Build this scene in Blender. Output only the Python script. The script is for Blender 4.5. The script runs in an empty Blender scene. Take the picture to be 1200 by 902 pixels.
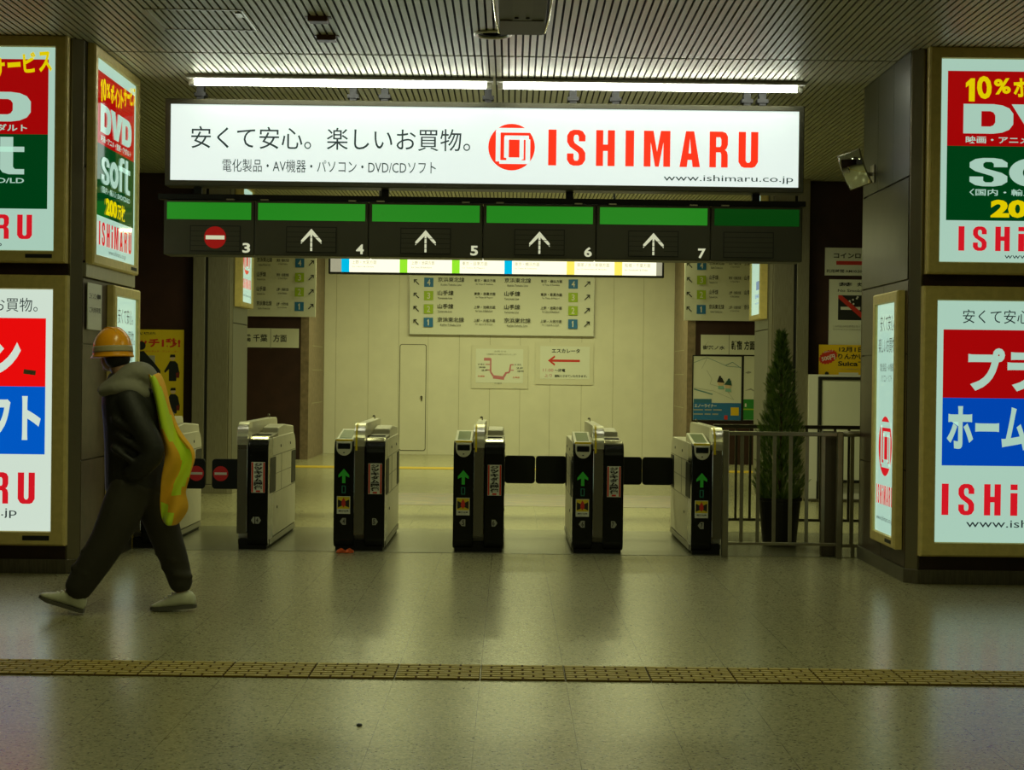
import bpy, bmesh, math, random
from mathutils import Vector, Matrix
random.seed(7)
SC = bpy.context.scene
COL = SC.collection
PI = math.pi

# ------------------------------------------------------------------ camera
F = 1950.0            # focal length in pixels of the 1200 px wide frame
CH = 1.43             # eye height
ROLL = 0.0122
yaw, pitch = 3.0 / F, -13.0 / F
fw = Vector((math.sin(yaw) * math.cos(pitch), math.cos(yaw) * math.cos(pitch), math.sin(pitch)))
r0 = Vector((math.cos(yaw), -math.sin(yaw), 0))
u0 = r0.cross(fw)
CR = r0 * math.cos(ROLL) + u0 * math.sin(ROLL)
CU = -r0 * math.sin(ROLL) + u0 * math.cos(ROLL)
cam = bpy.data.cameras.new('camera')
cam.sensor_width = 36.0
cam.lens = F / 1200 * 36.0
cam.clip_start = 0.05
camo = bpy.data.objects.new('camera', cam)
COL.objects.link(camo)
mw = Matrix((CR, CU, -fw)).transposed().to_4x4()
mw.translation = Vector((0, 0, CH))
camo.matrix_world = mw
SC.camera = camo


def W(x, y, Y):
    """world point seen at photo pixel (x, y) at distance Y down the hall"""
    d = fw + CR * ((x - 600) / F) - CU * ((y - 451) / F)
    return Vector((0, 0, CH)) + d * (Y / d.y)


# ------------------------------------------------------------------ world, exposure, lamps
SC.view_settings.view_transform = 'Standard'
SC.view_settings.look = 'None'
SC.view_settings.gamma = 1.0
SC.view_settings.use_curve_mapping = False
SC.view_settings.exposure = 0.0
wd = bpy.data.worlds.new('world')
SC.world = wd
wd.use_nodes = True
wd.node_tree.nodes['Background'].inputs[0].default_value = (0.9, 0.85, 0.5, 1)
wd.node_tree.nodes['Background'].inputs[1].default_value = 0.012
HALL_POWER = 18.0
CONC_POWER = 35.0
MID_FILL_POWER = 9.0
HALL_TINT = (0.95, 1.0, 0.48)
CONC_TINT = (0.97, 1.0, 0.47)
TUBE = 19.0


def area(name, loc, sx, sy, power, col, rot=(0, 0, 0), spread=PI):
    l = bpy.data.lights.new(name, 'AREA')
    l.shape = 'RECTANGLE'
    l.size, l.size_y = sx, sy
    l.energy = power
    l.color = col
    l.spread = spread
    o = bpy.data.objects.new(name, l)
    o.location = loc
    o.rotation_euler = rot
    COL.objects.link(o)
    return o


LAMPS = []
for lx in (-1.6, 1.4):
    for ly in (4.2, 8.3):
        LAMPS.append((lx, ly, HALL_POWER, HALL_TINT))
for lx in (-2.0, 0.0, 1.8):
    for ly in (17.3, 24.0, 26.8):
        LAMPS.append((lx, ly, CONC_POWER, CONC_TINT))
for lx in (-2.0, 0.1, 1.8):
    LAMPS.append((lx, 15.3, MID_FILL_POWER, CONC_TINT))  # unseen fill row, added to brighten the conifer and gate tops
for lx, ly, p, c in LAMPS:
    area('ceiling_lamp_and_fill', (lx, ly, 3.66), *((0.12, 1.2) if ly < 10 else (1.2, 0.25)), p, c, spread=PI if ly < 10 or ly > 26 else math.radians(158))

# ------------------------------------------------------------------ materials
MATS = {}


def mat(name, col=(0.5, 0.5, 0.5), rough=0.5, metal=0.0, spec=0.5, emit=None, es=0.0, noise=None, bump=0.0,
        nscale=30.0, stretch=None, alpha=1.0, coat=0.0):
    if name in MATS:
        return MATS[name]
    m = bpy.data.materials.new(name)
    m.use_nodes = True
    nt = m.node_tree
    b = nt.nodes['Principled BSDF']
    b.inputs['Base Color'].default_value = (*col, 1)
    b.inputs['Roughness'].default_value = rough
    b.inputs['Metallic'].default_value = metal
    b.inputs['Specular IOR Level'].default_value = spec
    b.inputs['Alpha'].default_value = alpha
    if coat:
        b.inputs['Coat Weight'].default_value = coat
        b.inputs['Coat Roughness'].default_value = 0.08
    if emit:
        b.inputs['Emission Color'].default_value = (*emit, 1)
        b.inputs['Emission Strength'].default_value = es
    if noise or bump:
        tc = nt.nodes.new('ShaderNodeTexCoord')
        mp = nt.nodes.new('ShaderNodeMapping')
        if stretch:
            mp.inputs['Scale'].default_value = stretch
        nt.links.new(tc.outputs['Object'], mp.inputs['Vector'])
        n = nt.nodes.new('ShaderNodeTexNoise')
        n.inputs['Scale'].default_value = nscale
        n.inputs['Detail'].default_value = 6
        nt.links.new(mp.outputs[0], n.inputs['Vector'])
        if noise:
            r = nt.nodes.new('ShaderNodeMix')
            r.data_type = 'RGBA'
            r.inputs[6].default_value = (*[c * (1 - noise) for c in col], 1)
            r.inputs[7].default_value = (*[min(1, c * (1 + noise)) for c in col], 1)
            cr = nt.nodes.new('ShaderNodeMapRange')
            cr.inputs[1].default_value = 0.3
            cr.inputs[2].default_value = 0.7
            nt.links.new(n.outputs['Fac'], cr.inputs[0])
            nt.links.new(cr.outputs[0], r.inputs[0])
            nt.links.new(r.outputs[2], b.inputs['Base Color'])
        if bump:
            bp = nt.nodes.new('ShaderNodeBump')
            bp.inputs['Strength'].default_value = bump
            bp.inputs['Distance'].default_value = 0.01
            nt.links.new(n.outputs['Fac'], bp.inputs['Height'])
            nt.links.new(bp.outputs[0], b.inputs['Normal'])
    MATS[name] = m
    return m


def lit(name, col, s, base=0.25, rough=0.05):
    """printed face of a backlit sign"""
    return mat(name, tuple(c * base for c in col), rough, 0, 0.5, emit=col, es=s)


wood_dark = mat('dark_brown_laminate', (0.035, 0.016, 0.010), 0.35, noise=0.25, nscale=8)
brown_wall = mat('dark_brown_wall', (0.040, 0.015, 0.010), 0.45, noise=0.2, nscale=5)
black_gap = mat('black_recess', (0.006, 0.006, 0.005), 0.6)
steel = mat('brushed_steel', (0.37, 0.345, 0.25), 0.38, 0.7, noise=0.18, nscale=14, stretch=(18, 18, 0.6))
steel_dk = mat('dull_steel', (0.17, 0.155, 0.11), 0.40, 0.8, noise=0.2, nscale=10, stretch=(12, 12, 0.8))
chrome = mat('polished_steel', (0.72, 0.69, 0.58), 0.14, 1.0)
clad = mat('grey_cladding', (0.048, 0.050, 0.034), 0.34, 0.2, noise=0.15, nscale=60)
clad_lo = mat('brown_grey_cladding', (0.11, 0.08, 0.055), 0.4, 0.2, noise=0.2, nscale=9)
stone = mat('beige_stone', (0.22, 0.16, 0.10), 0.5, noise=0.25, nscale=12)
box_frame = mat('olive_gold_frame', (0.76, 0.62, 0.22), 0.40, 0.15, noise=0.08, nscale=20)
dark_frame = mat('dark_olive_frame', (0.062, 0.060, 0.034), 0.45, 0.1)
wall_white = mat('cream_wall_panel', (0.72, 0.70, 0.56), 0.42, noise=0.04, nscale=3)
seam = mat('panel_seam', (0.40, 0.37, 0.24), 0.6)
board_white = mat('white_board', (0.74, 0.75, 0.63), 0.4)
paper = mat('paper_white', (0.74, 0.76, 0.66), 0.55)
gate_white = mat('gate_cream', (0.62, 0.59, 0.47), 0.38, noise=0.05, nscale=10)
gate_black = mat('gate_black', (0.006, 0.007, 0.005), 0.22, spec=0.28)
gate_plinth = mat('gate_plinth', (0.007, 0.007, 0.005), 0.6, spec=.2)
gate_grey = mat('gate_grey', (0.16, 0.15, 0.11), 0.35, 0.6)
flap_black = mat('flap_black', (0.007, 0.009, 0.007), 0.5, spec=.25)
ink = mat('ink_black', (0.012, 0.014, 0.012), 0.6)
ink_blue = mat('ink_blue', (0.02, 0.16, 0.40), 0.5)
ink_lime = mat('ink_lime', (0.36, 0.52, 0.02), 0.5)
ink_red = mat('ink_red', (0.62, 0.035, 0.02), 0.5)
ink_pink = mat('ink_pink', (0.55, 0.18, 0.22), 0.5)
ink_yel = mat('ink_yellow', (0.80, 0.52, 0.01), 0.5)
ink_green = mat('ink_green', (0.03, 0.26, 0.04), 0.5)
ink_skin = mat('ink_skin', (0.70, 0.50, 0.30), 0.5)
ink_grey = mat('ink_grey', (0.35, 0.35, 0.30), 0.5)
white_paint = mat('white_paint', (0.75, 0.74, 0.66), 0.4)
yel_plastic = mat('yellow_plastic', (0.75, 0.58, 0.02), 0.3)
# backlit prints
L_big = lit('lit_white_large', (0.88, 1.0, 0.93), 0.86, rough=.3)
L_white = lit('lit_white', (0.64, 0.98, 0.80), 0.58)
L_white_hi = lit('lit_white_bright', (0.82, 0.98, 0.84), 0.72)
L_red_hi = lit('lit_red_bright', (1.0, 0.004, 0.004), 0.78)
L_blue_hi = lit('lit_blue_bright', (0.0, 0.11, 0.62), 0.85)
L_red_b = lit('lit_red_large', (1.0, 0.035, 0.01), 0.95, rough=.3)
L_red = lit('lit_red', (1.0, 0.004, 0.006), 0.33)
L_green = lit('lit_green', (0.0, 0.15, 0.025), 0.28)
L_blue = lit('lit_blue', (0.0, 0.085, 0.62), 0.66)
L_yel = lit('lit_yellow', (0.95, 0.76, 0.0), 0.75)
L_ink = lit('lit_ink', (0.03, 0.05, 0.05), 0.5, rough=.35)
L_ink_red = lit('lit_ink_red', (0.75, 0.01, 0.02), 0.8)
L_gbar = lit('lit_green_bar', (0.025, 0.40, 0.02), 0.50, rough=.35)
L_gbar_dim = lit('dim_green_bar', (0.01, 0.18, 0.015), 0.22)
L_arrow = lit('lit_arrow', (0.80, 0.82, 0.55), 0.70)
L_noentry = lit('lit_no_entry', (0.45, 0.015, 0.01), 0.5)
L_bar = lit('lit_warm_white', (1.0, 0.98, 0.72), 1.15)
L_bar_off = lit('lit_warm_dim', (0.60, 0.58, 0.40), 0.55)
L_cyan = lit('lit_cyan', (0.0, 0.50, 0.80), 0.95)
L_lime = lit('lit_lime', (0.32, 0.85, 0.03), 0.9)
L_ylw = lit('lit_pale_yellow', (0.95, 0.82, 0.12), 1.0)
L_faint = lit('lit_faint_ink', (0.45, 0.42, 0.25), 0.8)
L_gate = lit('gate_green_lamp', (0.03, 0.30, 0.02), 0.20)
L_tube = mat('fluorescent_glow', (0.8, 0.8, 0.8), 0.4, emit=(0.97, 1.0, 0.84), es=TUBE)
lamp_white = mat('lamp_white_enamel', (0.8, 0.8, 0.72), 0.35)


# ------------------------------------------------------------------ mesh helper
class MB:
    def __init__(s):
        s.v, s.f, s.m, s.mats = [], [], [], []

    def mi(s, m):
        if m not in s.mats:
            s.mats.append(m)
        return s.mats.index(m)

    def poly(s, pts, m):
        b = len(s.v)
        s.v += [tuple(p) for p in pts]
        s.f.append(list(range(b, b + len(pts))))
        s.m.append(s.mi(m))

    def box(s, x0, y0, z0, x1, y1, z1, m):
        x0, x1 = min(x0, x1), max(x0, x1)
        y0, y1 = min(y0, y1), max(y0, y1)
        z0, z1 = min(z0, z1), max(z0, z1)
        b = len(s.v)
        s.v += [(x0, y0, z0), (x1, y0, z0), (x1, y1, z0), (x0, y1, z0), (x0, y0, z1), (x1, y0, z1), (x1, y1, z1), (x0, y1, z1)]
        k = s.mi(m)
        for f in ((0, 3, 2, 1), (4, 5, 6, 7), (0, 1, 5, 4), (1, 2, 6, 5), (2, 3, 7, 6), (3, 0, 4, 7)):
            s.f.append([b + i for i in f])
            s.m.append(k)

    def loft(s, loops, m, cap0=False, cap1=False, closed=True):
        n = len(loops[0])
        k = s.mi(m)
        b = len(s.v)
        for l in loops:
            s.v += [tuple(p) for p in l]
        for i in range(len(loops) - 1):
            for j in range(n if closed else n - 1):
                j2 = (j + 1) % n
                s.f.append([b + i * n + j, b + i * n + j2, b + (i + 1) * n + j2, b + (i + 1) * n + j])
                s.m.append(k)
        if cap0:
            s.f.append([b + j for j in range(n)][::-1])
            s.m.append(k)
        if cap1:
            e = b + (len(loops) - 1) * n
            s.f.append([e + j for j in range(n)])
            s.m.append(k)

    def prism(s, prof, x0, x1, m):           # (y, z) outline pulled along x
        s.loft([[(x0, p[0], p[1]) for p in prof], [(x1, p[0], p[1]) for p in prof]], m, True, True)

    def slab(s, outline, y0, y1, m):         # (x, z) outline pulled along y
        s.loft([[(p[0], y0, p[1]) for p in outline], [(p[0], y1, p[1]) for p in outline]], m, True, True)

    def plan(s, outline, z0, z1, m):         # (x, y) outline pulled up
        s.loft([[(p[0], p[1], z0) for p in outline], [(p[0], p[1], z1) for p in outline]], m, True, True)

    def tube(s, pts, r, m, n=10, caps=True):
        loops = []
        rs = r if isinstance(r, (list, tuple)) else [r] * len(pts)
        pts = [Vector(p) for p in pts]
        for i, p in enumerate(pts):
            d = (pts[min(i + 1, len(pts) - 1)] - pts[max(i - 1, 0)]).normalized()
            a = d.cross(Vector((0, 0, 1)) if abs(d.z) < 0.9 else Vector((1, 0, 0))).normalized()
            c = d.cross(a)
            loops.append([p + (a * math.cos(t) + c * math.sin(t)) * rs[i] for t in [2 * PI * k / n for k in range(n)]])
        s.loft(loops, m, caps, caps)

    def lathe(s, prof, c, m, n=24):          # (r, z) profile about z at c
        s.loft([[(c[0] + r * math.cos(2 * PI * k / n), c[1] + r * math.sin(2 * PI * k / n), c[2] + z) for k in range(n)] for r, z in prof], m, True, True)

    def build(s, name, parent=None, loc=None, bevel=0.0, smooth=False, seg=2):
        me = bpy.data.meshes.new(name)
        me.from_pydata(s.v, [], s.f)
        for m in s.mats:
            me.materials.append(m)
        me.polygons.foreach_set('material_index', s.m)
        me.update()
        bm = bmesh.new()
        bm.from_mesh(me)
        if smooth != 'flat2d':
            bmesh.ops.recalc_face_normals(bm, faces=bm.faces)
        bm.to_mesh(me)
        bm.free()
        if smooth is True:
            me.polygons.foreach_set('use_smooth', [True] * len(me.polygons))
        o = bpy.data.objects.new(name, me)
        COL.objects.link(o)
        if parent:
            o.parent = parent
        if loc:
            o.location = loc
        if bevel:
            b = o.modifiers.new('bevel', 'BEVEL')
            b.width = bevel
            b.segments = seg
            b.limit_method = 'ANGLE'
            b.angle_limit = 0.6
        return o


def tag(o, label=None, cat=None, group=None, kind=None):
    if label:
        o['label'] = label
    if cat:
        o['category'] = cat
    if group:
        o['group'] = group
    if kind:
        o['kind'] = kind
    return o


def empty(name, label, cat, loc=(0, 0, 0), rz=0.0, group=None):
    o = bpy.data.objects.new(name, None)
    o.empty_display_size = 0.1
    o.location = loc
    o.rotation_euler = (0, 0, rz)
    COL.objects.link(o)
    return tag(o, label, cat, group)


def struct(o):
    return tag(o, kind='structure')


def rrect(x0, z0, x1, z1, r, n=5):
    out = []
    for cx, cz, a0 in ((x1 - r, z1 - r, 0), (x0 + r, z1 - r, 90), (x0 + r, z0 + r, 180), (x1 - r, z0 + r, 270)):
        for k in range(n + 1):
            a = math.radians(a0 + 90 * k / n)
            out.append((cx + r * math.cos(a), cz + r * math.sin(a)))
    return out


# ------------------------------------------------------------------ lettering
TXT = {}


def text_geo(s, bold=0.0):
    k = (s, bold)
    if k in TXT:
        return TXT[k]
    c = bpy.data.curves.new('t', 'FONT')
    c.body = s
    c.resolution_u = 3
    c.offset = bold
    o = bpy.data.objects.new('t', c)
    COL.objects.link(o)
    dg = bpy.context.evaluated_depsgraph_get()
    me = bpy.data.meshes.new_from_object(o.evaluated_get(dg))
    vs = [(v.co.x, v.co.y) for v in me.vertices]
    fs = [list(p.vertices) for p in me.polygons]
    bpy.data.objects.remove(o)
    bpy.data.curves.remove(c)
    bpy.data.meshes.remove(me)
    xs = [v[0] for v in vs]
    ys = [v[1] for v in vs]
    TXT[k] = (vs, fs, min(xs), max(xs), min(ys), max(ys))
    return TXT[k]


def ring(rx0, rz0, rx1, rz1, n=20):
    up, lo = [], []
    for sgn, out in ((1, up), (-1, lo)):
        o = [(0.5 + 0.5 * rx1 * math.cos(PI * k / n), 0.5 + sgn * 0.5 * rz1 * math.sin(PI * k / n)) for k in range(n + 1)]
        i = [(0.5 + 0.5 * rx0 * math.cos(PI * k / n), 0.5 + sgn * 0.5 * rz0 * math.sin(PI * k / n)) for k in range(n + 1)]
        out += o + i[::-1]
    return [up, lo]


def rc(x0, z0, x1, z1):
    return [(x0, z0), (x1, z0), (x1, z1), (x0, z1)]


_A = [(0, 0), (.3, 1), (.5, 1), (.5, .8), (.44, .38), (.5, .38), (.5, .2), (.4, .2), (.36, 0)]
_D = [(0, .5), (0, 1), (.6, 1), (.78, .96), (.92, .86), (1, .68), (1, .5), (.64, .5), (.64, .62), (.6, .72), (.54, .76), (.36, .76), (.36, .5)]
_S = [(1, .68), (.64, .68), (.64, .8), (.58, .86), (.42, .86), (.36, .8), (.36, .7), (.42, .63), (.85, .48), (1, .36), (1, .16), (.85, .04), (.65, 0), (.35, 0), (.15, .04), (0, .16), (0, .34), (.36, .34), (.36, .2), (.42, .14), (.58, .14), (.64, .2), (.64, .31), (.58, .37), (.15, .53), (0, .66), (0, .84), (.15, .96), (.35, 1), (.65, 1), (.85, .96), (1, .84)]
HEAVY = {
    'I': [rc(0, 0, 1, 1)],
    '1': [[(.35, 0), (1, 0), (1, 1), (.55, 1), (0, .80), (0, .60), (.35, .70)]],
    'i': [rc(0, 0, 1, .72), rc(0, .82, 1, 1)],
    'H': [rc(0, 0, .38, 1), rc(.62, 0, 1, 1), rc(.38, .42, .62, .6)],
    'M': [[(0, 0), (0, 1), (.36, 1), (.5, .42), (.64, 1), (1, 1), (1, 0), (.74, 0), (.74, .68), (.57, 0), (.43, 0), (.26, .68), (.26, 0)]],
    'A': [_A, [(1 - x, z) for x, z in _A]],
    'R': [rc(0, 0, .36, 1), [(.36, 1), (.7, 1), (.9, .96), (1, .86), (1, .64), (.93, .53), (.84, .49), (.95, .44), (1, .34), (1, 0), (.64, 0), (.64, .36), (.6, .42), (.36, .42), (.36, .57), (.58, .57), (.64, .62), (.64, .78), (.58, .84), (.36, .84)]],
    'U': [[(0, 1), (.37, 1), (.37, .2), (.44, .14), (.56, .14), (.63, .2), (.63, 1), (1, 1), (1, .16), (.85, .03), (.7, 0), (.3, 0), (.15, .03), (0, .16)]],
    'S': [_S],
    's': [[(x, z * .76) for x, z in _S]],
    'D': [_D, [(x, 1 - z) for x, z in _D]],
    'V': [[(0, 1), (.38, 1), (.5, .35), (.62, 1), (1, 1), (.68, 0), (.32, 0)]],
    'o': [[(x, z * .76) for x, z in p] for p in ring(.36, .5, 1, 1)],
    'f': [rc(.2, 0, .62, .7), rc(0, .6, 1, .74), [(.2, .7), (.62, .7), (.62, .8), (.7, .86), (1, .86), (1, 1), (.5, 1), (.3, .95), (.2, .85)]],
    't': [rc(.22, .2, .64, 1), rc(0, .6, 1, .74), [(.22, .2), (.64, .2), (.7, .14), (1, .14), (1, 0), (.5, 0), (.3, .05), (.22, .14)]],
}
BRAND = [(0, .037), (.09, .175), (.228, .318), (.37, .408), (.457, .58), (.629, .722), (.77, .857), (.908, 1.0)]


def facing(pts):
    a = sum(p[0] * q[2] - q[0] * p[2] for p, q in zip(pts, pts[1:] + pts[:1]))
    return pts if a > 0 else pts[::-1]


class Art:
    """flat printing on a sign: the map turns design coordinates into (x, z) on the sign, every layer lies a hair above the last"""
    def __init__(s, mp, y0):
        s.mp, s.y = mp, y0
        s.panel, s.let = MB(), MB()
        s.parts = []

    def part(s, name):
        """what is printed from here on is a part of its own"""
        s.let = MB()
        s.parts.append((name, s.let))

    def _next(s, d=0.0004):
        s.y -= d
        return s.y

    def rect(s, x0, y0, x1, y1, m, let=False):
        y = s._next()
        (s.let if let else s.panel).poly(facing([_xz(s.mp(a, b), y) for a, b in ((x0, y1), (x1, y1), (x1, y0), (x0, y0))]), m)

    def shape(s, pts, m, let=True):
        y = s._next()
        (s.let if let else s.panel).poly(facing([_xz(s.mp(a, b), y) for a, b in pts]), m)

    def text(s, t, x0, y0, x1, y1, m, bold=0.0, tilt=0.0):
        vs, fs, a0, a1, b0, b1 = text_geo(t, bold)
        y = s._next()
        k = s.let.mi(m)
        b = len(s.let.v)
        cx, cy = (x0 + x1) / 2, (y0 + y1) / 2
        ca, sa = math.cos(tilt), math.sin(tilt)
        for vx, vy in vs:
            px = x0 + (vx - a0) / (a1 - a0) * (x1 - x0)
            py = y1 - (vy - b0) / (b1 - b0) * (y1 - y0)
            dx, dy = px - cx, py - cy
            s.let.v.append(_xz(s.mp(cx + dx * ca + dy * sa, cy - dx * sa + dy * ca), y))
        for f in fs:
            s.let.f.append([b + i for i in f])
            s.let.m.append(k)

    def glyph(s, ch, x0, y0, x1, y1, m):
        y = s._next(0.0001)
        for p in HEAVY[ch]:
            s.let.poly(facing([_xz(s.mp(x0 + a * (x1 - x0), y1 - b * (y1 - y0)), y) for a, b in p]), m)

    def brand(s, x0, y0, x1, y1, m, small_i=True):
        for ch, (a, b) in zip('ISHiMARU' if small_i else 'ISHIMARU', BRAND):
            s.glyph(ch, x0 + a * (x1 - x0), y0, x0 + b * (x1 - x0), y1, m)

    def logo(s, cx, cy, rx, ry, mr, mwh):
        y = s._next()
        P = lambda a, b: s.mp(cx + a * rx, cy + b * ry)
        s.let.poly(facing([_xz(P(math.cos(2 * PI * k / 40), math.sin(2 * PI * k / 40)), y) for k in range(40)]), mr)
        y = s._next()
        for q in (rc(-.66, -.82, .80, -.62), rc(-.68, -.70, -.48, .62), rc(-.52, .56, .74, .72), rc(.60, -.34, .80, .66),
                  rc(-.30, -.50, .74, -.32), rc(-.32, -.44, -.12, .46), rc(-.22, .44, .44, .56), rc(.34, -.40, .52, .52)):
            s.let.poly(facing([_xz(P(a, b), y) for a, b in q]), mwh)

    def done(s, root, panel='panel', let='lettering'):
        o = None
        if s.panel.v:
            o = s.panel.build(panel, root, smooth='flat2d')
        if not s.parts:
            s.parts = [(let, s.let)]
        for nm, q in s.parts:
            if q.v:
                q.build(nm, o or root, smooth='flat2d')
        return o


def _xz(p, y):
    return (p[0], y, p[1])


def frame_ring(mb, x0, z0, x1, z1, w, yb, yf, m, bev=0.012, inner=0.02):
    R = lambda e, y: [(x0 - e, y, z0 - e), (x1 + e, y, z0 - e), (x1 + e, y, z1 + e), (x0 - e, y, z1 + e)]
    mb.loft([R(w, yb), R(w, yf + bev), R(w - bev, yf), R(bev * .5, yf), R(0, yf + bev), R(0, yf + inner)], m)
    mb.poly(R(w, yb), m)


def lightbox(name, label, cat, loc, rz, w, h, depth, fwid, art, Wd, Hd, fm=None, back=L_white, group=None, stopper=True):
    """loc = middle of the lower edge of the lit face on the mounting surface; faces local -y"""
    root = empty(name, label, cat, loc, rz, group)
    mb = MB()
    frame_ring(mb, -w / 2, 0, w / 2, h, fwid, -0.002, -depth, fm or box_frame)
    fr = mb.build('frame', root)
    if stopper:
        p = MB()
        p.box(w / 2 - 0.19, -depth - 0.003, -fwid * 0.62, w / 2 - 0.005, -depth + 0.002, -fwid * 0.30, ink)
        p.build('name_plate', fr)
    A = Art(lambda x, y: (-w / 2 + x / Wd * w, h - y / Hd * h), -depth + 0.022)
    A.rect(0, 0, Wd, Hd, back)
    art(A)
    A.done(root)
    return root


# ------------------------------------------------------------------ the setting: floor
def floor_mat():
    m = bpy.data.materials.new('terrazzo_tiles')
    m.use_nodes = True
    nt = m.node_tree
    N, L = nt.nodes, nt.links
    b = N['Principled BSDF']
    g = N.new('ShaderNodeNewGeometry')
    sp = N.new('ShaderNodeSeparateXYZ')
    L.new(g.outputs['Position'], sp.inputs[0])

    def M(op, a, c=None, **k):
        n = N.new('ShaderNodeMath')
        n.operation = op
        for i, q in enumerate((a, c)):
            if q is None:
                continue
            if isinstance(q, (int, float)):
                n.inputs[i].default_value = q
            else:
                L.new(q, n.inputs[i])
        return n.outputs[0]

    def joint(o, ph, half):
        t = M('FRACT', M('DIVIDE', M('ADD', o, 40.0 - ph), 0.4))
        d = M('ABSOLUTE', M('SUBTRACT', t, 0.5))
        return M('GREATER_THAN', d, 0.5 - half / 0.4)
    jx = joint(sp.outputs[0], -0.121, 0.0017)
    jy = joint(sp.outputs[1], 7.745, 0.0013)
    nj = N.new('ShaderNodeTexNoise')
    nj.inputs['Scale'].default_value = 3.0
    L.new(g.outputs['Position'], nj.inputs['Vector'])
    wear = N.new('ShaderNodeMapRange')
    wear.inputs[1].default_value = 0.40
    wear.inputs[2].default_value = 0.62
    L.new(nj.outputs['Fac'], wear.inputs[0])
    jt = M('MULTIPLY', M('MAXIMUM', jx, M('MULTIPLY', jy, 0.45)), M('ADD', M('MULTIPLY', wear.outputs[0], 0.75), 0.15))
    # chips of stone
    v = N.new('ShaderNodeTexVoronoi')
    v.inputs['Scale'].default_value = 105
    L.new(g.outputs['Position'], v.inputs['Vector'])
    n2 = N.new('ShaderNodeTexNoise')
    n2.inputs['Scale'].default_value = 70
    n2.inputs['Detail'].default_value = 5
    L.new(g.outputs['Position'], n2.inputs['Vector'])
    n3 = N.new('ShaderNodeTexNoise')
    n3.inputs['Scale'].default_value = 0.9
    n3.inputs['Detail'].default_value = 4
    L.new(g.outputs['Position'], n3.inputs['Vector'])
    sv = N.new('ShaderNodeSeparateColor')
    L.new(v.outputs['Color'], sv.inputs[0])
    ramp = N.new('ShaderNodeValToRGB')
    e = ramp.color_ramp.elements
    e[0].position, e[0].color = 0.0, (0.05, 0.045, 0.018, 1)
    e[1].position, e[1].color = 1.0, (0.50, 0.475, 0.285, 1)
    for p_, c_ in ((0.10, (0.10, 0.09, 0.043, 1)), (0.16, (0.31, 0.292, 0.165, 1)), (0.60, (0.365, 0.345, 0.20, 1)), (0.86, (0.42, 0.40, 0.235, 1))):
        k = e.new(p_)
        k.color = c_
    mixv = M('ADD', M('MULTIPLY', sv.outputs[0], 0.88), M('MULTIPLY', n2.outputs['Fac'], 0.12))
    L.new(mixv, ramp.inputs[0])
    dirt = N.new('ShaderNodeMix')
    dirt.data_type = 'RGBA'
    dirt.blend_type = 'MULTIPLY'
    dr = N.new('ShaderNodeMapRange')
    dr.inputs[1].default_value = 0.2
    dr.inputs[2].default_value = 0.9
    dr.inputs[3].default_value = 0.0
    dr.inputs[4].default_value = 0.35
    L.new(n3.outputs['Fac'], dr.inputs[0])
    L.new(dr.outputs[0], dirt.inputs[0])
    L.new(ramp.outputs[0], dirt.inputs[6])
    dirt.inputs[7].default_value = (0.72, 0.70, 0.60, 1)
    mx = N.new('ShaderNodeMix')
    mx.data_type = 'RGBA'
    L.new(jt, mx.inputs[0])
    L.new(dirt.outputs[2], mx.inputs[6])
    mx.inputs[7].default_value = (0.05, 0.045, 0.025, 1)
    L.new(mx.outputs[2], b.inputs['Base Color'])
    rr = N.new('ShaderNodeMapRange')
    rr.inputs[1].default_value = 0.0
    rr.inputs[2].default_value = 1.0
    rr.inputs[3].default_value = 0.20
    rr.inputs[4].default_value = 0.27
    L.new(n3.outputs['Fac'], rr.inputs[0])
    L.new(rr.outputs[0], b.inputs['Roughness'])
    b.inputs['Specular IOR Level'].default_value = 0.5
    return m


terrazzo = floor_mat()
XO = 8.0
mb = MB()
mb.box(-XO, -3, -0.2, XO, 29.6, 0, terrazzo)
struct(mb.build('floor'))
# smoother slab that the gates stand on
slab_m = mat('gate_slab', (0.20, 0.195, 0.125), 0.26, noise=0.12, nscale=40)
mb = MB()
mb.box(-XO, 13.22, 0.0005, XO, 15.25, 0.003, slab_m)
struct(mb.build('trim_1'))
# raised tactile paving across the hall: bars staggered like brickwork on 40 cm tiles
tact = mat('ochre_tactile', (0.44, 0.34, 0.075), 0.55, spec=.3, noise=0.15, nscale=25)
tact_d = mat('ochre_tactile_base', (0.07, 0.036, 0.005), 0.8, spec=.1)
mb = MB()
x = -0.121 - 0.4 * 14
while x < 5.2:
    mb.box(x + .002, 7.747, 0.0, x + .398, 8.143, 0.004, tact_d)
    for r in range(7):
        yy = 7.756 + r * 0.0547
        off = -0.05 if r % 2 else 0.0
        for c in range(5):
            a0 = x + 0.006 + off + c * 0.1
            a1 = a0 + 0.089
            a0, a1 = max(a0, x + .005), min(a1, x + .395)
            if a1 - a0 > 0.012:
                mb.box(a0, yy, 0.003, a1, yy + 0.036, 0.009, tact)
    x += 0.4
struct(mb.build('trim_2'))
mb = MB()
mb.box(-XO, 24.7, 0.0, XO, 25.2, 0.006, mat('yellow_tactile', (0.55, 0.37, 0.02), 0.5, noise=0.1, nscale=20))
struct(mb.build('trim_3'))

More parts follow.
